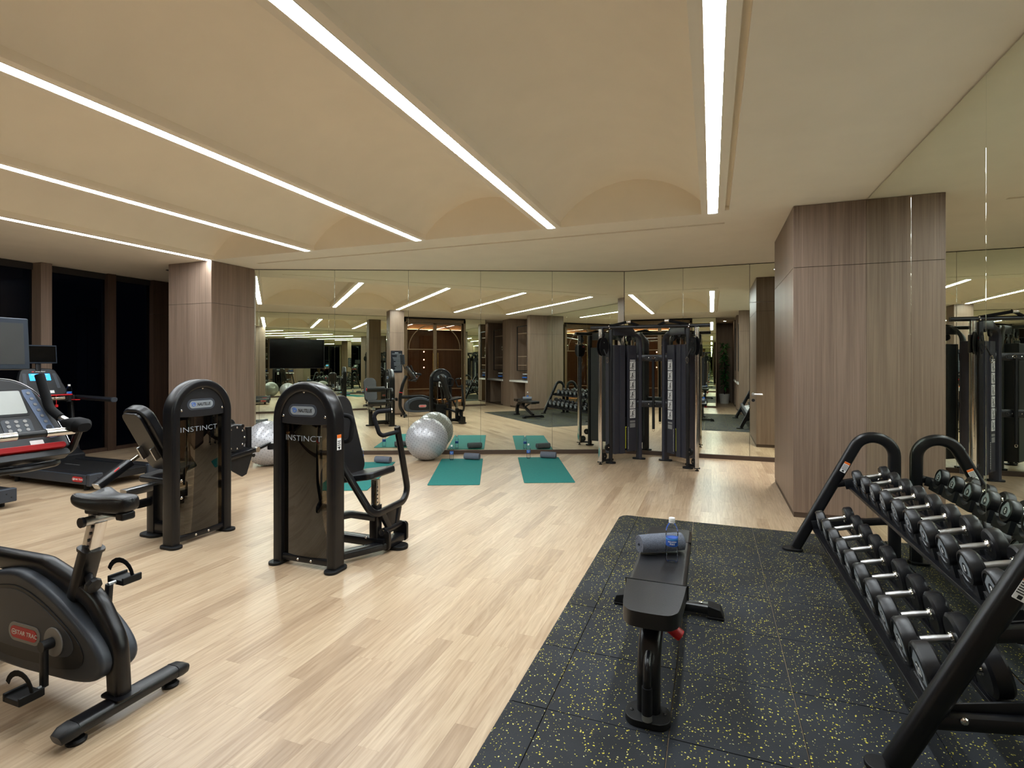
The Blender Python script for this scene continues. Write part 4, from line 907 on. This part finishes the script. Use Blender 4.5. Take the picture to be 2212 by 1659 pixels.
# ================================================================== BENCH
bn = thing('weight_bench', (-.245, 2.85, 0), 'black adjustable weight bench carrying a rolled towel and a bottle', 'bench')
BO = (-.245, 2.85, 0); B = lambda: MB(BO); GZ = .0112
sp_ = [(-.060, -.15), (.060, -.15), (.100, -.125), (.118, -.07), (.133, .14), (.122, .155), (-.122, .155), (-.133, .14), (-.118, -.07), (-.100, -.125)]
obj('seat_pad', B().prism(smooth_poly(sp_, 4), FR((-.240, 2.385, .412), (1, 0, 0), (0, 1, .03)), .066), VINYL, bn, .018, 4)
obj('back_pad', B().prism(rrect(.262, .90, .035, 5), FR((-.242, 3.005, .404), (1, 0, -.0), (0, 1, 0)), .066), VINYL, bn, .020, 4)
obj('pad_seam', B().bb((-.374, 3.20, .405), (-.110, 3.203, .4715)), RUB, bn)
obj('pad_plate', B().bb((-.31, 2.62, .385), (-.175, 3.35, .404)).bb((-.31, 2.30, .395), (-.175, 2.50, .412)), METAL, bn, .003)
obj('base_plate', B().prism([(x*1.0, y) for x, y in rrect(.185, .135, .055, 6)], Matrix.Translation((-.248, 2.275, GZ)), .028), RUB, bn, .004)
bolts(bn, [(-.315, 2.27, GZ + .027), (-.180, 2.285, GZ + .027)], (0, 0, 1), .008, 'screw_hole', INK, BO)
obj('front_post', B().sweep(fil([(-.248, 2.30, GZ + .02), (-.248, 2.295, .22), (-.245, 2.37, .345), (-.243, 2.70, .362)], .16, 7), rrect(.095, .075, .025, 4), (0, -1, .2)), METAL, bn)
gh = obj('grab_handle', B().tube(fil([(-.245, 2.275, .285), (-.245, 2.215, .275), (-.245, 2.205, .21), (-.245, 2.205, .09)], .045, 6), .0165, 12), METAL, bn)
obj('foam_sleeve', B().cyl((-.245, 2.205, .185), (-.245, 2.205, .075), .021, 14), FOAM, gh); obj('sleeve_cap', B().cyl((-.245, 2.205, .076), (-.245, 2.205, .052), .021, 14), STEEL, gh)
obj('spine', B().bar((-.243, 2.55, .345), (-.243, 3.31, .085), .065, .065, .012), METAL, bn)
obj('support_strut', B().bar((-.243, 3.10, .39), (-.243, 2.80, .27), .045, .04, .008), METAL, bn)
obj('rear_bar', B().bar((-.50, 3.33, .055), (0.0, 3.33, .055), .075, .05, .012), METAL, bn)
for s in (-1, 1):
    x = -.25 + s*.27
    obj('end_cap', B().prism([(-.04*s, .0), (.048*s, .0), (.03*s, .045), (-.04*s, .062)] if s > 0 else [(.048*s, .0), (-.04*s, .0), (-.04*s, .062), (.03*s, .045)], FR((x, 3.375, GZ + .014), (1, 0, 0), (0, 0, 1)), .09).bb((x - .045, 3.285, GZ), (x + .05, 3.375, GZ + .015)), RUB, bn, .006)
obj('adjusting_knob', B().cyl((-.175, 2.44, .335), (-.125, 2.44, .30), .026, 10), RED, bn, .004)
bolts(bn, [(-.06, 3.33, .082)], (0, 0, 1), .011, off=BO)

# ================================================================== DUMBBELL RACK
rk = thing('dumbbell_rack', (.95, 3.52, 0), 'black two-tier dumbbell rack with looped tube ends against the right mirror', 'rack')
RO = (.95, 3.52, 0); B = lambda: MB(RO); TA = R(14)
def endframe(y, s):
    path = [(.624, y, .037)] + [(1.152 + .135*math.cos(R(a)), y, .80 + .135*math.sin(R(a))) for a in range(153, -1, -9)] + [(1.287, y, .02)]
    f = obj('end_frame', B().sweep(path, rrect(.082, .058, .024, 4), (0, 1, 0)), METAL, rk)
    obj('foot', B().prism(rrect(.15, .095, .045, 6), Matrix.Translation((.605, y, GZ)), .02), RUB, rk, .004)
    obj('foot', B().prism(rrect(.14, .095, .045, 6), Matrix.Translation((1.27, y, GZ)), .02), RUB, rk, .004)
    for xc, zc in ((1.09, .60), (.87, .265)):
        xa = .615 + (zc - .03)/2.0; obj('tier_arm', B().bar((xa, y, zc - .04), (1.285, y, zc + .05), .05, .055, .018), METAL, rk)
        e = obj('tier_bracket', B().bar((xc - .13, y - s*.03, zc - .035 + .0), (xc + .15, y - s*.03, zc + .035), .012, .07, .003), DPLA, rk)
        bolts(e, [(xc - .05, y - s*.03 - s*.008, zc - .01), (xc + .09, y - s*.03 - s*.008, zc + .022)], (0, -s, 0), .011, off=RO)
        bolts(e, [(xc - .05, y + s*.03, zc - .005)], (0, s, 0), .013, off=RO)
    # printed label on the sloping leg
    c = V(.615 + (.74)/2.0, y - .0295, .74)
    if s > 0: c = V(.615 + .345, y - .0298, .70)
    M_ = FR(c, (.447, 0, .894), (-.894, 0, .447)) if False else FR(c, (.894, 0, -.447), (.447, 0, .894))
    lb = obj('warning_label', B().prism(rrect(.04, .085, .002, 1), M_, .001), WHITE, f)
    obj('label_header', B().prism(rrect(.04, .016, .001, 1), M_ @ Matrix.Translation((0, .034, .0006)), .001), ORANGE, lb)
    b = B(); 
    for k in range(5): b.prism(rrect(.036, .004, .001, 1), M_ @ Matrix.Translation((0, .018 - .009*k, .0006)), .0008)
    b.prism(rrect(.014, .014, .001, 1), M_ @ Matrix.Translation((0, -.032, .0006)), .0008); obj('label_text', b, INK, lb)
endframe(2.30, -1); endframe(4.74, 1)
tiers = [(1.10, .668, [.0625, .0625, .064, .066, .067, .068, .070, .071, .072, .074], .23, 4.575),
         (.868, .345, [.074, .075, .077, .079, .082, .085, .088, .092, .096, .101], .235, 4.56)]
NUM = [[2, 2, 4, 4, 5, 5, 6, 6, 8, 8], [10, 10, 12, 12, 14, 14, 16, 16, 20, 20]]
ct_, st_ = math.cos(TA), math.sin(TA)
sad = MB(); prof = [(.070*math.cos(R(a)), .070*math.sin(R(a)) + .05) for a in range(205, 336, 13)]
poly = [(-.088, -.045), (.088, -.045), (.088, prof[-1][1] + .012)] + list(reversed(prof)) + [(-.088, prof[0][1] + .012)]
sad.prism(poly, FR((.025, 0, 0), (0, -1, 0), (0, 0, 1)), .05); sadm = sad.mesh('saddle', 30); sadm.materials.append(DPLA)
words = ['smallest', 'second', 'third', 'fourth', 'fifth', 'sixth', 'seventh', 'eighth', 'ninth', 'tenth']
for ti, (xc, zc, rads, pitch, ystart) in enumerate(tiers):
    for sx in (-1, 1):
        dx = sx*(.098 + .010*ti); rr = (.068, .088)[ti]
        x, z = xc + dx*ct_, zc + dx*st_ - rr - .022
        obj('tier_rail', B().bb((x - .020, 2.32, z - .022), (x + .020, 4.72, z - .002)), METAL, rk, .003)
    for k, r in enumerate(rads):
        y = ystart - pitch*k
        # dumbbell: root tilted like the tier
        hl = .060 + .004*ti; hw = .052 + .35*(r - .06)        # half grip, head thickness
        d = thing('dumbbell', (xc, y, zc + (r - (.066, .086)[ti])*.8), '', 'dumbbell', 'round black dumbbells on the %s tier of the rack' % ('upper', 'lower')[ti])
        d.rotation_euler = (0, -TA, 0)
        d['label'] = ('round black dumbbell with chrome grip, %s from the mirror-pillar end of the %s tier' % (('first',)+tuple(words[1:9])+('last',))[k:k+1][0] if False else 'round black dumbbell, chrome grip, %s from the wooden pillar on the %s tier' % (('first', 'second', 'third', 'fourth', 'fifth', 'sixth', 'seventh', 'eighth', 'ninth', 'tenth')[k], ('upper', 'lower')[ti]))
        if k == 0 or abs(rads[k-1] - r) > 1e-6 or True:
            obj('grip', MB().lathe([(.0145, -hl), (.0155, -hl*.6), (.0168, 0), (.0155, hl*.6), (.0145, hl)], Matrix.Rotation(pi/2, 4, 'Y'), 14), STEEL, d)
            for s in (-1, 1):
                hd = obj('head', MB().lathe([(r*.30, 0), (r*.86, .0), (r, .010), (r*1.0, hw - .012), (r*.93, hw - .002), (r*.80, hw), (r*.78, hw - .005), (1e-6, hw - .005)], Matrix.Translation((s*hl, 0, 0)) @ Matrix.Rotation(s*pi/2, 4, 'Y'), 30), URE, d)
                obj('collar', MB().lathe([(.021, -.012), (.024, -.008), (.021, -.004), (.026, 0)], Matrix.Translation((s*hl, 0, 0)) @ Matrix.Rotation(s*pi/2, 4, 'Y'), 14), CHROME, d)
                Mf = FR((s*(hl + hw - .0045), 0, 0), (0, -1 if s < 0 else 1, 0), (0, 0, 1))
                pb = obj('badge', MB().prism([(r*.70*math.cos(R(a_))*(1 if i_ % 2 else .88), r*.72*math.sin(R(a_))) for i_, a_ in enumerate((100, 170, 215, 325, 10, 80))], Mf, .0025), BADGE, hd, .001, 1)
                obj('badge_ring', MB().prism([(r*.30*math.cos(R(a_)), r*.34*math.sin(R(a_)) - r*.03) for a_ in range(0, 360, 20)], Mf @ Matrix.Translation((0, 0, .0022)), .001), DPLA, pb)
                text('number', str(NUM[ti][k]), r*.50, WHITE, pb, Mf @ Matrix.Translation((0, -r*.03, .0034)), 1, 0, .0006)
                so = obj('saddle', sadm, None, rk); dx = s*(hl + hw*.55); so.matrix_local = Matrix.Translation(V(xc - RO[0], y - RO[1], zc)) @ Matrix.Rotation(-TA, 4, 'Y') @ Matrix.Translation((dx, 0, -.062 - (.005, .022)[ti])); so.scale = (1, 1.0 + .3*ti, 1 if not ti else 1.0)

# ================================================================== BALLS, MATS, TOWELS, BOTTLES
def gym_ball(o, label):
    t = thing('exercise_ball', o, label, 'exercise ball', 'silver exercise balls'); r = .325
    obj('shell', MB().lathe([(max(r*math.sin(pi*j/28), 1e-6), r - r*math.cos(pi*j/28)) for j in range(29)], None, 48), SILVER, t, ang=0)
    nb = MB(); N = 620
    for i in range(N):
        z = 1 - 2*(i + .5)/N; a = i*2.399963; q = math.sqrt(1 - z*z)
        if z < -.93: continue
        d = V(q*math.cos(a), q*math.sin(a), z); x = d.orthogonal()
        nb.lathe([(.0062, -.001), (.0045, .0045), (1e-5, .0055)], FR(d*r + V(0, 0, r), x, d.cross(x)), 6)
    obj('nubs', nb, pm('ball_nub', (120, 122, 126), .4, .2) if 'ball_nub' not in MATS else MATS['ball_nub'], t, kind='stuff')
    return t
gb_ = gym_ball((-4.13, 7.22, 0), 'silver studded exercise ball touching the mirror beside the middle mat')
dup(gb_, (-6.10, 6.02, 0), R(40), 'silver studded exercise ball behind the leg extension, next to the wooden pillar')
# bottle
def bottle_mesh():
    k = 1.0
    pr = [(1e-5, .003), (.020, .0), (.0285, .004), (.0315, .012), (.0318, .03), (.0305, .036), (.0318, .042), (.0318, .052), (.0305, .058), (.0318, .064), (.0318, .078), (.030, .086), (.0298, .128), (.0315, .134), (.0318, .150), (.031, .165), (.027, .180), (.020, .194), (.0145, .201), (.0132, .206), (.0132, .210), (1e-5, .2102)]
    return pr
BOTP = bottle_mesh()
def bottle(o, label, group, rz=0):
    t = thing('water_bottle', o, label, 'bottle', group, rz)
    bd = obj('body', MB().lathe(BOTP, None, 28), CLEAR, t, ang=50)
    lbz = obj('label', MB().lathe([(.0304, .0865), (.0306, .087), (.0304, .1275), (.0300, .1275)], None, 32), LBLUE, t)
    obj('label_band', MB().lathe([(.03055, .119), (.0307, .1195), (.0307, .1255), (.0305, .126)], None, 32), pm('label_light_blue', (70, 150, 215), .35) if 'label_light_blue' not in MATS else MATS['label_light_blue'], lbz)
    for body, z, sz, w in (('AQUAFINA', .1105, .0105, .046), ('纯水乐', .0985, .0105, .026)):
        me = textmesh(body, sz, .0002, 1, 0, .0002)
        if not me.vertices: continue
        xs_ = [v.co.x for v in me.vertices]; kx = w/(max(xs_) - min(xs_))
        for v in me.vertices:
            a = -pi/2 + v.co.x*kx/.0309; rr = .0309 + v.co.z*.3; v.co = (rr*math.cos(a), rr*math.sin(a), z + v.co.y)
        me.name = 'label_lettering'; obj('label_lettering', me, WHITE, lbz)
    cp_ = MB().lathe([(.0150, .2075), (.0155, .2085), (.0155, .226), (.0142, .2285), (1e-5, .2285)], None, 26); obj('cap', cp_, WHITE, t); 
    obj('neck_ring', MB().lathe([(.0135, .2035), (.0160, .204), (.0160, .2065), (.0135, .207)], None, 24), WHITE, t)
    return t
bt = bottle((-.192, 2.862, .4705), 'clear water bottle with blue label standing on the black weight bench', 'water bottles about the room', R(8))
def bcopy(p, label, rz=0, group='water bottles about the room'): return dup(bt, p, rz, label, group)
# rolled towel: a spiral of terry
def towel(o, label, rz, L_=.26, Rr=.055):
    t = thing('rolled_towel', o, label, 'towel', 'rolled grey towels', rz)
    n = 90; turns = 3.6; th = .0115; r0 = .010; ctr = []
    for k in range(n + 1):
        a = 2*pi*turns*k/n; r = r0 + (Rr - r0)*k/n; ctr.append((a, r))
    pts_o = [((r + th*.46)*math.cos(a), (r + th*.46)*math.sin(a)) for a, r in ctr]; pts_i = [((r - th*.46)*math.cos(a), (r - th*.46)*math.sin(a)) for a, r in ctr]
    b = MB(); M_ = 7; vs = []; fs = []; rnd = random.Random(3)
    for j in range(M_):
        x = -L_/2 + L_*j/(M_ - 1); sq = 1 - .05*abs(2*j/(M_-1) - 1)**3
        for pl_ in (pts_o, pts_i):
            for y, z in pl_: vs.append((x + rnd.uniform(-.0012, .0012), y*sq, z*sq*.96 + Rr*.99))
    m = n + 1; st = 2*m
    for j in range(M_ - 1):
        for k in range(n):
            fs.append((j*st+k, j*st+k+1, (j+1)*st+k+1, (j+1)*st+k)); fs.append((j*st+m+k, (j+1)*st+m+k, (j+1)*st+m+k+1, j*st+m+k+1))
        fs.append((j*st+n, j*st+m+n, (j+1)*st+m+n, (j+1)*st+n)); fs.append((j*st, (j+1)*st, (j+1)*st+m, j*st+m))
    for k in range(n):
        fs.append((k, m+k, m+k+1, k+1)); q = (M_-1)*st; fs.append((q+k, q+k+1, q+m+k+1, q+m+k))
    o_ = obj('terry_roll', b.add(vs, fs), TOWEL, t, ang=50)
    return t
tw = towel((-.262, 2.985, .469), 'rolled grey towel lying across the weight bench behind the bottle', R(31), .245, .052)
# yoga mats with a bottle and a towel each (mats lie square to the back mirror)
MW, ML = .645, 1.78
mats = [((-4.43, 5.93), 'teal exercise mat nearest the chest press, mostly hidden behind its seat', 'mat behind the chest press'),
        ((-3.305, 6.655), 'teal exercise mat in the middle, beside the exercise ball', 'middle mat'),
        ((-2.235, 7.195), 'teal exercise mat nearest the cable machine', 'mat near the cable machine')]
mm0 = None
for i, ((x, y), lb, wn) in enumerate(mats):
    rz = R(22.5)
    if mm0 is None:
        mm0 = thing('exercise_mat', (x, y, 0), lb, 'mat', 'teal mats before the mirror', rz); obj('foam_sheet', MB().prism(rrect(MW, ML, .02, 4), Matrix.Identity(4), .008), TEAL, mm0, .003)
    else: dup(mm0, (x, y, 0), rz, lb)
    M_ = Matrix.Translation((x, y, 0)) @ Matrix.Rotation(rz, 4, 'Z')
    p = M_ @ Vector((-.16, ML/2 - .10, .0085)); bcopy(p, 'clear water bottle with blue label at the top of the ' + wn, R(25))
    p = M_ @ Vector((.155, ML/2 - .085, .006)); dup(tw, p, R(5), 'rolled dark grey towel at the top of the ' + wn)
# treadmill and shelf bottles, folded towel
bcopy((-8.41, 4.75, .975), 'clear water bottle in the cup holder of the treadmill with the lit screen')
ft = thing('folded_towel', (-8.34, 4.165, 1.062), 'folded grey towel standing on the treadmill console ledge', 'towel')
for k in range(3): obj('towel_fold', MB((-8.34, 4.165, 1.062)).box((-8.36 + .02*k, 4.165, 1.135), (.019, .11, .14)), TOWEL, ft, .008, 3)
for u, (y0, y1) in enumerate(((.50, .80), (-1.55, -1.28))):
    for r_ in range(2):
        for k in range(4):
            bcopy((.80 + .075*r_, y0 + .076*k, .9255), 'water bottle on the %s, %s from the door side in the %s row' % ('nearer white counter' if u == 0 else 'farther white counter', ('first', 'second', 'third', 'fourth')[k], ('front', 'back')[r_]), 0, 'bottles on the %s' % ('nearer white counter' if u == 0 else 'farther white counter'))
# white orchids in pots on the middle shelves
def orchid(o, label):
    t = thing('potted_orchid', o, label, 'plant', 'white orchids on the shelves')
    obj('pot', MB().lathe([(1e-5, 0), (.04, 0), (.062, .03), (.066, .06), (.052, .10), (.048, .10), (.045, .02), (1e-5, .02)], None, 24), STONE, t)
    rnd = random.Random(5)
    st = obj('stems', MB().tube([(0, 0, .08), (.01, .02, .2), (0, .05, .30), (-.02, .09, .33)], .004, 6).tube([(0, 0, .08), (-.02, -.02, .22), (-.01, -.06, .34)], .004, 6), LEAF, t)
    for k in range(7):
        a = k*.9; obj('leaf', MB().sweep([(0, 0, .09), (.05*math.cos(a), .05*math.sin(a), .14), (.11*math.cos(a), .11*math.sin(a), .11)], rrect(.035, .003, .001, 1), scale=[.5, 1, .15]), LEAF, t)
    for k in range(12):
        c = V(rnd.uniform(-.04, .04), rnd.uniform(-.09, .10), rnd.uniform(.24, .38))
        f = MB()
        for j in range(5):
            a = j*2*pi/5; f.add([c, c + V(-.012, .022*math.cos(a) - .010*math.sin(a), .022*math.sin(a) + .010*math.cos(a)), c + V(-.016, .034*math.cos(a), .034*math.sin(a)), c + V(-.012, .022*math.cos(a) + .010*math.sin(a), .022*math.sin(a) - .010*math.cos(a))], [(0, 1, 2, 3), (3, 2, 1, 0)])
        obj('blossom', f, PETAL, t)
    return t
oc = orchid((.93, .70, 1.733), 'white orchid in a white pot on the middle shelf of the nearer unit')
dup(oc, (.93, -1.34, 1.733), 1.3, 'white orchid in a white pot on the middle shelf of the farther unit')
# television on the rear mirror, notice board on the rear pillar
tv = thing('television', (-6.01, YR, 1.78), 'large black wall television on the rear mirror wall', 'television'); TO = (-6.01, YR, 1.78)
obj('screen', MB(TO).box((-6.01, YR + .066, 1.78), (1.52, .006, .86)), TVSCR, tv); obj('bezel', MB(TO).box((-6.01, YR + .044, 1.78), (1.545, .04, .885)), INK, tv, .004); obj('wall_bracket', MB(TO).box((-6.01, YR + .0135, 1.78), (.5, .025, .4)), METAL, tv)
sg = thing('notice_board', (-3.43, .85, 1.545), 'black notice board with pale lines of print on the rear wooden pillar', 'sign'); SO = (-3.43, .85, 1.545)
obj('board', MB(SO).prism(rrect(.33, .63, .02, 4), FR((-3.43, .851, 1.545), (-1, 0, 0), (0, 0, 1)), .012), pm('navy_board', (16, 18, 28), .3), sg)
b = MB(SO); rnd = random.Random(2)
for k in range(15):
    w = rnd.uniform(.12, .28); b.box((-3.43 - (.14 - w/2)*(-1 if k else 0), .8638, 1.80 - .036*k), (w if k else .10, .0012, .007 if k else .014))
obj('printed_lines', b, SILV, sg, kind='stuff')
# leafy plant at the end of the passage
pt = thing('potted_plant', (.45, -3.4, 0), 'tall leafy green plant in a white pot at the passage end', 'plant')
obj('pot', MB().lathe([(1e-5, 0), (.15, 0), (.19, .35), (.17, .35), (.16, .32), (1e-5, .32)], None, 28), STONE, pt)
obj('stem', MB().tube([(0, 0, .3), (.03, 0, 1.0), (-.02, .02, 1.9)], .02, 8), DARKW, pt)
rnd = random.Random(11)
lm = MB().add([(0, 0, 0), (.04, .09, .015), (.0, .26, -.03), (-.04, .09, .015), (0, .10, .0)], [(0, 1, 4), (1, 2, 4), (2, 3, 4), (3, 0, 4)]).mesh('leaf'); lm.materials.append(LEAF)
for k in range(280):
    z = rnd.uniform(.55, 2.25); a = rnd.uniform(0, 2*pi); r = rnd.uniform(.0, .10)
    l = obj('leaf', lm, None, pt); l.location = (r*math.cos(a), r*math.sin(a), z); l.rotation_euler = (rnd.uniform(-.9, .5), rnd.uniform(-.6, .6), a - pi/2); sc_ = rnd.uniform(.55, .72); l.scale = (sc_, sc_, sc_)
